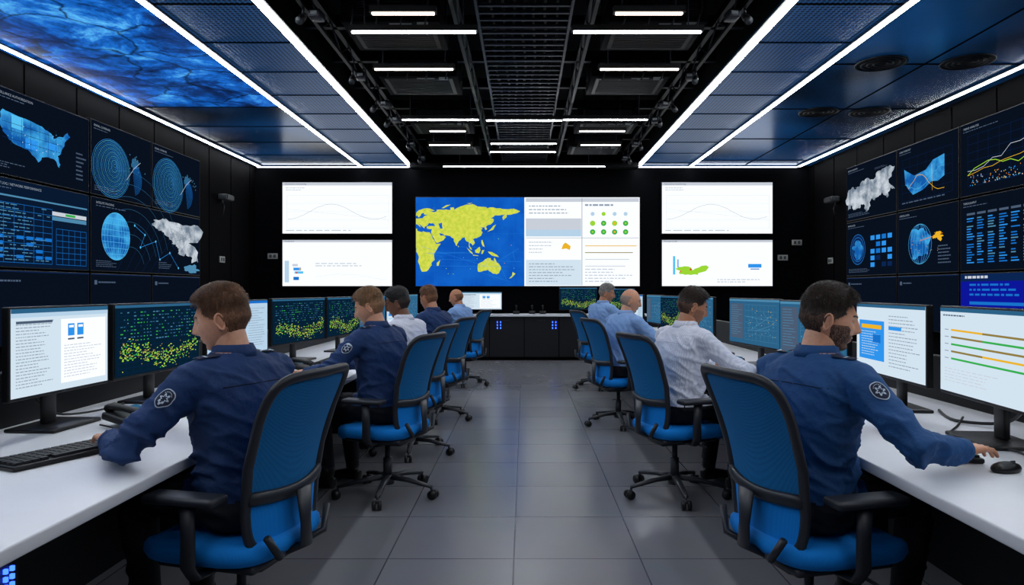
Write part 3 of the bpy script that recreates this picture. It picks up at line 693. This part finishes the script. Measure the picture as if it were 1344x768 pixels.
monitor((1.68,7.3),(1.78,6.45),c_teal,15)
monitor((1.62,8.15),(1.68,7.38),c_dots,16)
monitor((1.68,9.4),(1.75,8.7),c_teal,17)
monitor((1.6,10.3),(1.66,9.6),c_doc2,18)
monitor((1.78,2.28),(1.74,1.66),c_doc,19)
monitor((-1.22,13.0),(-.42,13.0),c_doc,21,z0=.93,z1=1.28,base=.855)
monitor((.66,12.95),(1.38,12.95),c_dots,22,z0=.93,z1=1.36,base=.855)
monitor((1.46,12.95),(2.1,12.98),c_dots,23,z0=.93,z1=1.34,base=.855)

# ---------------------------------------------------------------- desk items
def keyboard(x,y,yaw,z=DZ):
    b=MB(); b.box((0,0,.010),(.44,.16,.018),'black_plastic',.006,smooth=False)
    for r in range(5):
        for c in range(15):
            if r==0 and 4<=c<=9: continue
            b.box((-.196+c*.028,-.056+r*.028,.023),(.023,.022,.01),'dark_plastic')
    b.box((-.0,-.056,.023),(.16,.022,.01),'dark_plastic')
    b.obj('keyboard',T(x,y,z,yaw))
def mouse(x,y,yaw,z=DZ):
    b=MB(); b.sphere((0,0,.012),(.032,.056,.022),'black_plastic',16,10); b.box((0,.028,.031),(.006,.018,.008),'grey_plastic',.002)
    b.obj('computer_mouse',T(x,y,z,yaw))
def phone(x,y,yaw,z=DZ):
    b=MB(); R=Matrix.Rotation(.22,3,'X')
    b.box((0,0,.03),(.2,.2,.035),'dark_plastic',.01,R)
    b.tube([(-.065,-.09,.055),(-.065,-.06,.072),(-.065,0,.082),(-.065,.06,.088),(-.065,.09,.078)],[(.02,.026),(.018,.02),(.014,.018),(.018,.02),(.02,.026)],'black_plastic',10)
    for r in range(4):
        for c in range(3): b.box((.0+c*.03,-.055+r*.024,.040+r*.0052),(.02,.014,.01),'grey_plastic',.002)
    b.box((.03,.065,.066),(.1,.04,.006),'s_tealb',0,R)
    b.tube([(-.065,-.1,.03),(-.12,-.12,.012),(-.14,-.02,.012),(-.1,.1,.012)],.004,'black_plastic',6)
    b.obj('desk_phone',T(x,y,z,yaw))
def cable(pts,r=.005,z=DZ):
    b=MB(); o=V(pts[0]); 
    P=[V(p) for p in pts]; out=[]
    for i in range(len(P)-1):
        for k in range(6):
            t=k/6; a=P[max(i-1,0)];b_=P[i];c_=P[i+1];d=P[min(i+2,len(P)-1)]
            out.append(.5*((2*b_)+(c_-a)*t+(2*a-5*b_+4*c_-d)*t*t+(3*b_-a-3*c_+d)*t**3)-o)
    b.tube(out,r,'black_plastic',6); b.obj('power_cable',Matrix.Translation(o))
keyboard(-1.65,2.47,math.radians(66)); 
phone(-1.72,3.05,math.radians(75))
cable([(-1.82,3.1,.728),(-1.9,3.3,.728),(-1.75,3.5,.728),(-1.95,3.9,.728)])
cable([(-2.1,2.9,.9),(-2.12,3.1,.76),(-2.08,3.4,.728),(-2.12,3.8,.728)])
cable([(-1.6,4.3,.728),(-1.75,4.5,.728),(-1.65,4.8,.728),(-1.9,5.0,.728)])
keyboard(1.54,2.58,math.radians(-100)); mouse(1.585,2.255,math.radians(-75))
cable([(1.72,2.3,.728),(1.8,2.5,.728),(1.72,2.75,.728),(1.9,3.0,.728),(2.05,3.2,.728)])
cable([(1.7,3.1,.728),(1.62,3.3,.728),(1.78,3.5,.728),(1.95,3.4,.728)],.007)
cable([(2.0,2.7,.9),(2.05,2.9,.76),(1.95,3.1,.728),(2.05,3.4,.728)],.007)
phone(-1.6,5.05,math.radians(75)); phone(1.55,3.75,math.radians(-75)); phone(1.6,5.4,math.radians(-75)); phone(-1.6,7.6,math.radians(75)); phone(1.6,8.3,math.radians(-75))
b=MB(); b.box((0,0,.004),(.21,.297,.008),'desk_white'); b.obj('paper_document',T(1.36,3.35,DZ,.3))
for X in (-.15,.15,.35):
    b=MB(); b.box((0,0,.03),(.12,.1,.06),'dark_plastic',.01); b.cyl((0,0,.06),(0,0,.14),.012,'black_plastic'); b.sphere((0,0,.15),.022,'black_plastic')
    b.obj('desk_microphone',T(X,12.95,.855))

# ---------------------------------------------------------------- office chair
def sgp(v,e): return math.copysign(abs(v)**e,v)
def build_chair():
    b=MB(); EX=.30
    def B(s,t,o=0):
        hw=.195+.05*t**.8
        return V((s*hw, -.20-.13*t+.045*math.sin(pi*t)+.04*s*s-o, .43+.60*t))
    n=56; path=[]
    for i in range(n):
        a=2*pi*i/n; path.append(B(sgp(math.cos(a),EX),.5+.5*sgp(math.sin(a),EX),.008))
    b.tube(path,(.015,.020),'chair_frame',10,closed=True)
    def panel(t0,t1,mt,o):
        vs=[];fs=[];nx,nt=12,16
        for j in range(nt+1):
            t=t0+(t1-t0)*j/nt; q=abs(2*t-1); smax=(max(0,1-q**(2/EX)))**(EX/2) if q<1 else 0
            for i in range(nx+1):
                vs.append(B((-1+2*i/nx)*smax*.99,t,o))
        for j in range(nt):
            for i in range(nx): a=j*(nx+1)+i; fs.append((a,a+1,a+nx+2,a+nx+1))
        b.add(vs,fs,mt,True)
    panel(.32,1,'chair_mesh',.0); panel(0,.32,'chair_fabric',.0)
    panel(.32,1,'chair_mesh',.010); panel(0,.32,'chair_fabric',.012)
    b.tube([B(-1+2*i/10,.33-.03*math.sin(pi*i/10),.02) for i in range(11)],[(.024,.012)]*11,'chair_frame',8,up=(0,0,1))
    b.tube([(0,-.08,.395),(0,-.20,.392),(0,-.265,.42),(0,-.262,.50),(0,-.255,.62)],[(.018,.05),(.016,.045),(.014,.036),(.012,.03),(.010,.05)],'chair_frame',10)
    for sg in (-1,1): b.tube([(sg*.05,-.2,.395),(sg*.14,-.25,.42),(sg*.19,-.235,.50)],.013,'chair_frame',8)
    rings=[]
    for z,k in ((.395,.86),(.405,.95),(.43,1.0),(.455,.99),(.47,.94),(.476,.82),(.474,.5),(.472,.1)):
        rings.append([V((.255*k*sgp(math.cos(2*pi*i/32),.5), .02+.25*k*sgp(math.sin(2*pi*i/32),.5), z-(.02 if math.sin(2*pi*i/32)>.8 else 0))) for i in range(32)])
    b.loft(rings,'chair_fabric')
    b.box((0,.0,.385),(.40,.38,.03),'chair_frame',.012)
    b.box((0,-.02,.36),(.2,.26,.05),'chair_frame',.015)
    b.tube([(.09,.05,.36),(.27,.06,.355)],.007,'chair_frame',6)
    for sg in (-1,1):
        b.tube([(sg*.18,-.02,.375),(sg*.27,-.02,.38),(sg*.297,-.02,.42),(sg*.297,-.02,.52),(sg*.292,-.01,.63)],[(.012,.03),(.012,.03),(.014,.028),(.016,.026),(.014,.03)],'chair_frame',10)
        b.box((sg*.288,.0,.642),(.088,.27,.03),'chair_frame',.013,seg=3)
    b.cyl((0,0,.10),(0,0,.24),.028,'chair_frame'); b.cyl((0,0,.2),(0,0,.36),.017,'metal_mid'); b.cyl((0,0,.07),(0,0,.13),.042,'chair_frame')
    for k in range(5):
        a=pi/2+pi/5+k*2*pi/5; d=V((math.cos(a),math.sin(a),0)); q=V((-d.y,d.x,0))
        b.tube([d*.02+V((0,0,.115)),d*.15+V((0,0,.105)),d*.31+V((0,0,.075))],[(.02,.028),(.016,.022),(.011,.017)],'chair_frame',8)
        w=d*.31; b.cyl(w+V((0,0,.04)),w+V((0,0,.085)),.008,'chair_frame',8)
        w=w+d*.012
        for s_ in (-1,1): b.cyl(w+q*s_*.008+V((0,0,.029)),w+q*s_*.027+V((0,0,.029)),.029,'black_plastic',14)
        b.box(w+V((0,0,.05)),(.03,.03,.02),'chair_frame',.006)
    return b.mesh('office_chair')
CH=build_chair()
def chair(x,y,yaw):
    o=bpy.data.objects.new('office_chair',CH); scene.collection.objects.link(o); o.matrix_world=T(x,y,0,yaw); return o

# ---------------------------------------------------------------- people
def remesh(b,vox,smooth,name='tmp'):
    me=b.mesh(name); o=bpy.data.objects.new(name,me); scene.collection.objects.link(o)
    kd=KDTree(len(b.f)*1)
    for i,p in enumerate(me.polygons): kd.insert(p.center,i)
    kd.balance()
    r=o.modifiers.new('r','REMESH'); r.mode='VOXEL'; r.voxel_size=vox
    s=o.modifiers.new('s','SMOOTH'); s.factor=.5; s.iterations=smooth
    dg=bpy.context.evaluated_depsgraph_get(); m2=bpy.data.meshes.new_from_object(o.evaluated_get(dg))
    vs=[v.co.copy() for v in m2.vertices]; fs=[tuple(p.vertices) for p in m2.polygons]
    ml=[b.mats[b.m[kd.find(p.center)[1]]] for p in m2.polygons]
    nr=[v.normal.copy() for v in m2.vertices]
    bpy.data.objects.remove(o); bpy.data.meshes.remove(me); bpy.data.meshes.remove(m2)
    return vs,fs,ml,nr
def hand_template():
    b=MB()
    def pr(c,hw,ht): 
        return [V((c[0]+hw*sgp(math.cos(2*pi*k/16),.8),c[1],c[2]+ht*sgp(math.sin(2*pi*k/16),.8))) for k in range(16)]
    b.loft([pr((0,-.05,.0),.026,.020),pr((0,0,0),.026,.018),pr((-.002,.025,.002),.034,.017),pr((0,.06,.004),.041,.015),pr((.0,.088,.002),.040,.012)],'x')
    for lx,ly,ln,sp in ((-.031,.085,.072,-.16),(-.0105,.092,.080,-.05),(.0105,.089,.075,.07),(.031,.080,.058,.20)):
        p=V((lx,ly-.02,.003)); pts=[p.copy()]; ang=-.12
        p=V((lx,ly,.003)); pts.append(p.copy())
        for k,(fr_,da) in enumerate(((.45,.26),(.30,.46),(.25,.32))):
            ang+=da; d=V((math.sin(sp)*math.cos(ang),math.cos(sp)*math.cos(ang),-math.sin(ang))); p=p+d*ln*fr_; pts.append(p.copy())
        b.tube(pts,[.0095,.0093,.0084,.0078,.0064],'x',10); b.sphere(pts[-1],.0062,'x',8,6)
        b.sphere(pts[1]+V((0,0,.0020)),.0104,'x',8,6); b.sphere(pts[2],.0090,'x',8,6)
    pts=[V((-.018,.018,-.003)),V((-.036,.038,-.008)),V((-.052,.062,-.013)),V((-.058,.088,-.018))]
    b.tube(pts,[.015,.0125,.0105,.0078],'x',10); b.sphere(pts[-1],.0078,'x',8,6); b.sphere(pts[2],.0112,'x',8,6)
    MATS['x']=MATS['skin_fair']
    return remesh(b,.0028,2)
HV,HF,_,_=hand_template()

def head_sculpt(d,jaw=1):
    ph=math.asin(max(-1,min(1,d.z))); cp=math.cos(ph); h=math.hypot(d.x,d.y) or 1e-6
    e=.86 if ph>0 else .74
    cc=max(cp,1e-6)**e
    x=.0745*cc*d.x/h; y=.096*cc*d.y/h; z=.118*math.sin(ph)
    if y<0 and z>-.02: y*=1.04
    if z<0:
        t=min(1,-z/.118); x*=1-.20*t**1.4*jaw
        if y<0: y*=1-.50*min(1,t*1.3)
    if z>.05 and y>0: y*=1-.10*((z-.05)/.068)
    if y>.02:
        w=min(1,(y-.02)/.03)
        G=lambda v,s: math.exp(-(v/s)**2)
        if -.045<z<.024:
            pr=(.024-z)/.056 if z>-.032 else max(0,(z+.045)/.013)
            pr=max(0,min(1,pr)); y+=w*.027*pr*G(x,.0105)+w*.002*G(x,.014)
            y+=w*.006*(G(x-.012,.006)+G(x+.012,.006))*G(z+.032,.007)
        y-=w*.012*(G(abs(x)-.031,.015))*G(z-.004,.013)
        y+=w*.007*G(z-.028,.010)*G(x,.052)
        y+=w*.007*G(z+.057,.0045)*G(x,.021)+w*.007*G(z+.068,.005)*G(x,.018)-w*.004*G(z+.0625,.002)*G(x,.022)
        y-=w*.004*G(z+.080,.007)*G(x,.025)
        y+=w*.013*G(z+.100,.016)*G(x,.028)
        y+=w*.004*G(z+.018,.016)*G(abs(x)-.045,.016)
    return V((x,y,z))
NU,NVV=84,64
def head_grid(fn):
    vs=[]
    for j in range(NVV+1):
        ph=-pi/2+pi*j/NVV
        for i in range(NU):
            s=-pi+2*pi*i/NU; th=s-.5*math.sin(s)
            d=V((math.cos(ph)*math.sin(th),math.cos(ph)*math.cos(th),math.sin(ph)))
            vs.append(fn(d,head_sculpt(d)))
    fs=[(j*NU+i,j*NU+(i+1)%NU,(j+1)*NU+(i+1)%NU,(j+1)*NU+i) for j in range(NVV) for i in range(NU)]
    return vs,fs
HEADV,HEADF=head_grid(lambda d,p:p)
HBVH=BVHTree.FromPolygons(HEADV,HEADF)
def sm(a,b_,x):
    t=max(0,min(1,(x-a)/(b_-a))); return t*t*(3-2*t)
def hairmask(p,style):
    x,y,z=p
    if style=='bald':
        return sm(-.07,-.05,z)*(1-sm(.035,.055,z))*(1-sm(-.005,.012,y))
    fl=.070-.012*(abs(x)/.05)**2
    top=sm(fl-.006,fl+.008,z)
    yb=.050 if z>.035 else (.012+.038*sm(.0,.035,z))
    if z<0: yb=.012-.040*sm(0,.03,-z)
    side=(1-sm(yb-.008,yb+.006,y))*sm(-.078,-.060,z)
    return max(top,side)
def hthick(p,style,thick):
    if style=='bald': return .003
    t=.0018+thick*sm(.03,.09,p.z)+.18*thick*sm(-.01,.05,p.z)
    if p.z>.055 and p.y>.02: t+=.008*sm(.02,.07,p.y)
    return t
def hair(style,seed,thick=.012):
    def fn(d,p):
        m=hairmask(p,style); t=hthick(p,style,thick)
        n=(noise.noise(p*50+V((seed,0,0)))*.0050+noise.noise(V((p.x*190,p.y*60,p.z*150+seed)))*.0026)*(sm(.01,.06,p.z) if style!='bald' else .3)
        return p+d.normalized()*((t+n)*m-.006*(1-m))
    return head_grid(fn)
def beardmask(p):
    x,y,z=p
    if y<.0: return 0
    m=1-sm(-.052+.030*sm(.035,.06,abs(x)),-.040+.034*sm(.035,.06,abs(x)),z)
    if abs(x)<.024 and -.074<z<-.053: m=0
    if abs(x)<.03 and -.053<=z<-.043: m=.8
    return m
def tufts(b,style,seed,thick,mt,n,beard=False):
    r=random.Random(seed); vs=[];fs=[]; c=0; tries=0
    while c<n and tries<n*8:
        tries+=1
        z=r.uniform(-1,0) if beard else r.uniform(-.75,1); a=r.uniform(0,2*pi); q=math.sqrt(1-z*z); d=V((q*math.cos(a),q*math.sin(a),z)); p=head_sculpt(d)
        m=beardmask(p) if beard else hairmask(p,style)
        if m<.35 or r.random()>m: continue
        a_=0 if beard else sm(.035,.10,p.z)
        if not beard and a_<.1 and r.random()<.35: continue
        base=p+d*(0 if beard else hthick(p,style,thick)*m*.85)
        sw=noise.noise(p*18+V((seed,0,0)))
        flow=V((sw*.9+.25,.95,.1))*a_+V((0,-.35 if not beard else .3,-.95))*(1-a_)+V((r.uniform(-1,1),r.uniform(-1,1),r.uniform(-1,1)))*.40
        flow=(flow-d*flow.dot(d)); 
        if flow.length<1e-3: continue
        flow.normalize(); lift=.50*a_+(.3 if beard else .10)
        Ln=(.006 if beard else .008+.022*a_)*r.uniform(.7,1.3)*(1 if style!='bald' or beard else .6)
        sd=flow.cross(d); w=.0008 if beard else .0011
        p1=base+flow*Ln*.5+d*Ln*lift*.6; p2=base+flow*Ln+d*Ln*lift*.5
        o=len(vs); vs+=[base-sd*w,base+sd*w,p1-sd*w*.8,p1+sd*w*.8,p2-sd*w*.15,p2+sd*w*.15]
        fs+=[(o,o+1,o+3,o+2),(o+2,o+3,o+5,o+4)]; c+=1
    b.add(vs,fs,mt,True)
def ear(b,sg,mt):
    R=Matrix.Rotation(-sg*.38,3,'Z')@Matrix.Rotation(-.12,3,'X')
    o=V((sg*.0735,-.008,-.006))
    pts=[];rad=[]
    for i in range(16):
        a=2*pi*i/16; w=.0165 if math.sin(a)>-.2 else .012
        pts.append(o+R@V((sg*(.008+.005*math.cos(a+pi)),-.003-w*math.cos(a),.030*math.sin(a)))); rad.append(.0040 if math.sin(a)>-.6 else .006)
    b.tube(pts,rad,mt,8,closed=True)
    b.sphere(o+R@V((sg*.003,-.002,-.002)),(.005,.0150,.026),mt,12,10,R)
    b.sphere(o+R@V((sg*.008,.008,-.003)),(.004,.004,.006),mt,8,6,R)

def arm_ik(S,W,a,b_,hint):
    d=W-S; L_=d.length; mx=(a+b_)*.985
    if L_>mx: W=S+d*(mx/L_); d=W-S; L_=mx
    u=d/L_; k=(a*a-b_*b_+L_*L_)/(2*L_); h=math.sqrt(max(0,a*a-k*k)); q=hint-u*hint.dot(u); q.normalize()
    return S+u*k+q*h,W
def person(name,x,y,yaw,handL,handR,shirt,skin,hairm,style='short',lean=.10,head_yaw=0,head_pitch=.18,uniform=False,seed=1,scale=1.,thick=.012,vox=.011,bulk=1.04,stubble=0,nt=1400,beard=0):
    W2=T(x,y,0,yaw); I=W2.inverted()
    b=MB(); src=MB()
    fwd=lambda z: lean*max(0,(z-.5)/.6)**1.15
    def ring(z,hw,hd,e=.85,dy=0,n=24):
        return [V((hw*bulk*sgp(math.cos(2*pi*k/n),e),fwd(z)+dy+hd*bulk*sgp(math.sin(2*pi*k/n),e),z)) for k in range(n)]
    src.loft([ring(.478,.145,.12),ring(.50,.180,.14),ring(.56,.186,.14),ring(.61,.176,.125)],'trousers_dark')
    src.loft([ring(.575,.180,.130),ring(.62,.184,.134),ring(.68,.174,.126),ring(.76,.170,.120),ring(.85,.180,.124),ring(.93,.192,.128,dy=-.005),ring(.99,.196,.118,dy=-.010),ring(1.035,.172,.098,dy=-.014),ring(1.065,.122,.080,dy=-.014),ring(1.092,.076,.068,dy=-.010)],shirt)
    neckb=V((0,fwd(1.05)-.014,1.04)); neckt=V((0,fwd(1.17)+.008,1.170))
    src.tube([neckb,(neckb+neckt)/2,neckt],[.066,.060,.058],skin,16)
    wr=[]
    for sg,tgt in ((-1,handL),(1,handR)):
        S=V((sg*.180*bulk,fwd(1.0)-.008,1.003)); Wt=I@V(tgt)
        E,Wp=arm_ik(S,Wt,.295,.265,V((sg*.85,-.35,-.55)))
        src.tube([V((sg*.10,fwd(1.0)-.010,1.020)),V((sg*.15,fwd(1.0)-.008,1.018)),S,S.lerp(E,.3),S.lerp(E,.65),E,E.lerp(Wp,.3),E.lerp(Wp,.7),E.lerp(Wp,.96)],
                 [.058,.064,.069,.065,.057,.052,.051,.043,.036],shirt,16)
        src.sphere(S,.068,shirt,14,10); src.sphere(E,.052,shirt,12,8)
        wr.append((sg,E,Wp))
        K=V((sg*.125,.43,.535)); A=V((sg*.12,.40,.10))
        src.tube([V((sg*.09,-.02,.565)),V((sg*.10,.12,.565)),V((sg*.112,.28,.558)),K,V((sg*.125,.455,.46)),V((sg*.123,.43,.32)),A],[.092,.090,.080,.068,.064,.058,.047],'trousers_dark',14)
        src.sphere(K,.068,'trousers_dark',12,8)
        src.tube([V((sg*.12,.345,.05)),V((sg*.121,.39,.058)),V((sg*.125,.47,.045)),V((sg*.13,.55,.034)),V((sg*.132,.59,.030))],[(.036,.034),(.046,.04),(.038,.043),(.028,.046),(.02,.03)],'shoe_black',12,up=(0,0,1))
    vs,fs,ml,nr=remesh(src,vox,2)
    out=[]
    for v,n in zip(vs,nr):
        amt=0
        if .58<v.z<1.06 or abs(v.x)>.15:
            w=.5
            for sg,E,Wp in wr:
                w=max(w,1.5*math.exp(-((v-E).length/.13)**2))
                w=max(w,1.5*math.exp(-((v-V((sg*.15,fwd(.93),.93))).length/.11)**2))
            w=max(w,1.3*math.exp(-((v.z-.70)/.09)**2))
            q=V((v.x*6+seed,v.y*6,v.z*13+v.x*9)); a1=max(0,1-abs(noise.noise(q))*2.6); a2=max(0,1-abs(noise.noise(q*2.1+V((5,0,0))))*2.4)
            amt=w*(.017*(a1**2-.25)+.008*(a2**2-.25))
        if v.z>1.075: amt=0
        elif v.z>1.03: amt*=(1.075-v.z)/.045
        out.append(v+n*amt)
    b.add(out,fs,ml,True)
    BV=BVHTree.FromPolygons(out,fs)
    def cring(r,z,ty): return [V((r*math.cos(2*pi*k/20),fwd(z)-.008+r*1.02*math.sin(2*pi*k/20)+ty,z-.018*max(0,math.sin(2*pi*k/20)))) for k in range(20)]
    b.loft([cring(.086,1.075,0),cring(.077,1.098,0),cring(.071,1.118,.002),cring(.0665,1.116,.002),cring(.062,1.08,0)],shirt)
    for sg,E,Wp in wr:
        f=(Wp-E).normalized(); f.z*=.25; f.normalize(); up=V((0,0,1)); up=(up-f*up.dot(f)).normalized(); r=f.cross(up)
        R=Matrix((( r.x,f.x,up.x),(r.y,f.y,up.y),(r.z,f.z,up.z)))
        hv=[Wp+R@V((v.x*sg,v.y-.002,v.z)) for v in HV]; b.add(hv,HF if sg>0 else [t[::-1] for t in HF],skin,True)
        c0=E.lerp(Wp,.89); c1=E.lerp(Wp,.985)
        b.tube([c0,c1],[.040,.038],shirt,16)
    pts=[]
    for k in range(15):
        X=-.155+.31*k/14; h=BV.ray_cast(V((X,-.6,.985-.25*X*X)),V((0,1,0)),1)
        if h[0]: pts.append(h[0]+V((0,-.0005,0)))
    if len(pts)>4: b.tube(pts,.0018,'uniform_seam' if uniform else shirt,5)
    if uniform:
        for sg,E,Wp in wr:
            S=V((sg*.180*bulk,fwd(1.0)-.008,1.003)); c0=S.lerp(E,.36); ax=(E-S).normalized()
            out_=V((sg*1.0,-.45,.15)); out_=(out_-ax*out_.dot(ax)).normalized(); side=ax.cross(out_).normalized()
            nn=30
            def shield(k,rr):
                a=2*pi*k/nn; u=math.cos(a); w=math.sin(a)
                u=sgp(u,.7); w=sgp(w,.8)
                if w>0: u*=1-.55*w**2.2
                return u*rr*.027,w*rr*.036
            def star(k,rr):
                a=2*pi*k/nn; q=rr*(1+.35*math.cos(6*a)); return q*.026*math.cos(a),q*.030*math.sin(a)
            for rr,m_,of,fn_ in ((1.0,'patch_white',.0045,shield),(.90,'patch_navy',.0053,shield),(.52,'patch_white',.0061,star),(.30,'patch_navy',.0069,star)):
                pv=[];ok=True
                pts2=[(0,0)]+[tuple(q*t for t in fn_(k,rr)) for q in (.5,1) for k in range(nn)]
                for (u,w) in pts2:
                    o=c0+side*u+ax*w+out_*.15
                    hit=BV.ray_cast(o,-out_,.3)
                    if hit[0] is None: ok=False;break
                    pv.append(hit[0]+out_*of)
                if ok:
                    pf=[(0,1+k,1+(k+1)%nn) for k in range(nn)]+[(1+k,1+nn+k,1+nn+(k+1)%nn,1+(k+1)%nn) for k in range(nn)]
                    b.add(pv,pf,m_,True)
            for k in range(7):
                a=-pi/2+(k-3)*.27; u=math.cos(a)*.018; w=math.sin(a)*.026
                h=BV.ray_cast(c0+side*u+ax*w+out_*.15,-out_,.3)
                if h[0]: b.sphere(h[0]+out_*.006,.0018,'patch_white',6,4)
            pv=[];nx=8
            for i in range(nx+1):
                for j in (-1,0,1):
                    o=V((sg*(.095+.085*i/nx),fwd(1.03)-.014+j*.021,1.25)); hit=BV.ray_cast(o,V((0,0,-1)),.5)
                    pv.append((hit[0] if hit[0] else o)+V((0,0,.007)))
            pf=[(i*3+j,i*3+j+1,i*3+j+4,i*3+j+3) for i in range(nx) for j in (0,1)]
            b.add(pv,pf,['patch_white' if (q//2) in (5,) else 'patch_navy' for q in range(len(pf))],True)
    HM=Matrix.Translation(neckt+V((0,.002,.038)))@Matrix.Rotation(head_yaw,4,'Z')@Matrix.Rotation(-head_pitch,4,'X')@Matrix.Translation((0,.016,.0))
    b.M=HM
    fade=blend_mat(hairm,skin,.38); stb=blend_mat(skin,'hair_dark',.45 if beard else (.22 if stubble else .0))
    ml=[]
    for f in HEADF:
        c=sum((HEADV[i] for i in f),V())/4
        if c.y>.05 and abs(c.x)<.023 and -.072<c.z<-.054: ml.append('lips')
        elif (stubble or beard) and beardmask(c)>.4: ml.append(stb)
        else: ml.append(skin)
    b.add(HEADV,HEADF,ml,True)
    hv,hf=hair(style,seed,thick)
    hm=[]
    for f in hf:
        c=HEADV[f[0]]; hm.append(fade if c.z<.016+.014*noise.noise(c*60) or style=='bald' else hairm)
    b.add(hv,hf,hm,True)
    tufts(b,style,seed,thick,hairm,nt)
    if beard: tufts(b,style,seed+5,thick,hairm,beard,True)
    for sg in (-1,1):
        ear(b,sg,skin)
        b.sphere((sg*.031,.0705,.004),.0122,'eye_white',12,8); b.sphere((sg*.031,.0785,.004),.0055,'eye_iris',10,6)
        b.sphere((sg*.031,.0695,.0065),(.0145,.0130,.0118),skin,12,8)
        pts=[]
        for k in range(6):
            X=sg*(.014+.033*k/5); z=.0225+.004*math.sin(pi*k/6); h=HBVH.ray_cast(V((X,.2,z)),V((0,-1,0)),.3)
            if h[0]: pts.append(h[0]+V((0,.0005,0)))
        b.tube(pts,[(.0035,.002)]*(len(pts)-1)+[(.0015,.001)],hairm,6)
    b.M=Matrix.Identity(4)
    return b.obj(name,W2@Matrix.Diagonal((scale,scale,scale,1)))

def yw(deg): return math.radians(deg-90)
def dv(deg): return V((math.cos(math.radians(deg)),math.sin(math.radians(deg)),0))
def seat(name,x,y,deg,hL=None,hR=None,chair_deg=None,cx=0,cyy=0,**k):
    F=dv(deg); Rt=V((F.y,-F.x,0)); c=V((x,y,0))
    if hL is None: q=c+F*.50-Rt*.17; hL=(q.x,q.y,DZ+.075)
    if hR is None: q=c+F*.50+Rt*.17; hR=(q.x,q.y,DZ+.075)
    person(name,x,y,yw(deg),hL,hR,**k)
    if chair_deg is None: chair_deg=deg+(10 if deg>90 else -10)
    chair(x+cx,y+cyy,yw(chair_deg))
seat('uniformed_operator',-1.0,2.52,155,(-1.47,2.44,.785),(-1.56,2.93,.80),chair_deg=166,cx=-.03,cyy=-.02,shirt='uniform_navy',skin='skin_fair',hairm='hair_brown',uniform=True,seed=1,head_yaw=math.radians(30),vox=.008,bulk=1.07,nt=6000,thick=.015)
seat('uniformed_operator',-.88,4.42,152,(-1.38,4.36,.79),None,cx=.0,shirt='uniform_navy',skin='skin_fair',hairm='hair_light',uniform=True,seed=2,head_yaw=math.radians(24),head_pitch=.3,nt=3000,vox=.009)
seat('seated_operator',-.90,5.55,155,shirt='shirt_white',skin='skin_dark',hairm='hair_black',seed=3,head_yaw=.3,thick=.020,head_pitch=.25)
seat('seated_operator',-.86,7.0,150,shirt='uniform_navy',skin='skin_tan',hairm='hair_brown',seed=4,head_yaw=-.1,scale=1.02)
seat('seated_operator',-.82,9.5,152,shirt='shirt_lblue',skin='skin_tan',hairm='hair_brown',style='bald',seed=5,head_yaw=.2)
seat('uniformed_operator',1.0,2.50,25,(1.45,2.93,.79),(1.45,2.26,.79),chair_deg=14,cx=.03,cyy=-.02,shirt='uniform_blue',skin='skin_fair',hairm='hair_dark',uniform=True,seed=6,head_yaw=math.radians(-38),head_pitch=.12,vox=.008,bulk=1.07,beard=1800,nt=6000,thick=.015)
seat('seated_operator',.97,4.42,28,shirt='shirt_white',skin='skin_tan',hairm='hair_dark',seed=7,head_yaw=-.35,head_pitch=.25,stubble=1,nt=3000,vox=.009)
seat('seated_operator',.92,6.7,28,shirt='shirt_lblue',skin='skin_fair',hairm='hair_grey',style='bald',seed=8,head_yaw=-.5,bulk=1.1)
seat('seated_operator',.98,9.2,30,shirt='shirt_lblue',skin='skin_tan',hairm='hair_grey',seed=9,head_yaw=-.6,scale=1.05)
for (x,y,dg) in ((-1.58,4.35,150),(-1.58,5.6,155),(-1.52,7.05,150),(-1.5,9.55,152),(1.56,4.6,28),(1.56,6.95,28),(1.56,9.4,30)):
    keyboard(x,y,yw(180 if x<0 else 0))

# ---------------------------------------------------------------- world + camera
w=bpy.data.worlds.new('World'); scene.world=w; w.use_nodes=True
w.node_tree.nodes['Background'].inputs[0].default_value=(.02,.03,.05,1); w.node_tree.nodes['Background'].inputs[1].default_value=1
cam=bpy.data.cameras.new('camera'); co=bpy.data.objects.new('camera',cam); scene.collection.objects.link(co)
co.location=(0,0,1.32); co.rotation_euler=(pi/2,0,0); cam.sensor_width=36; cam.lens=900/1344*36
cam.shift_x=-16/1344; cam.shift_y=-4/1344; cam.clip_start=.05
scene.camera=co
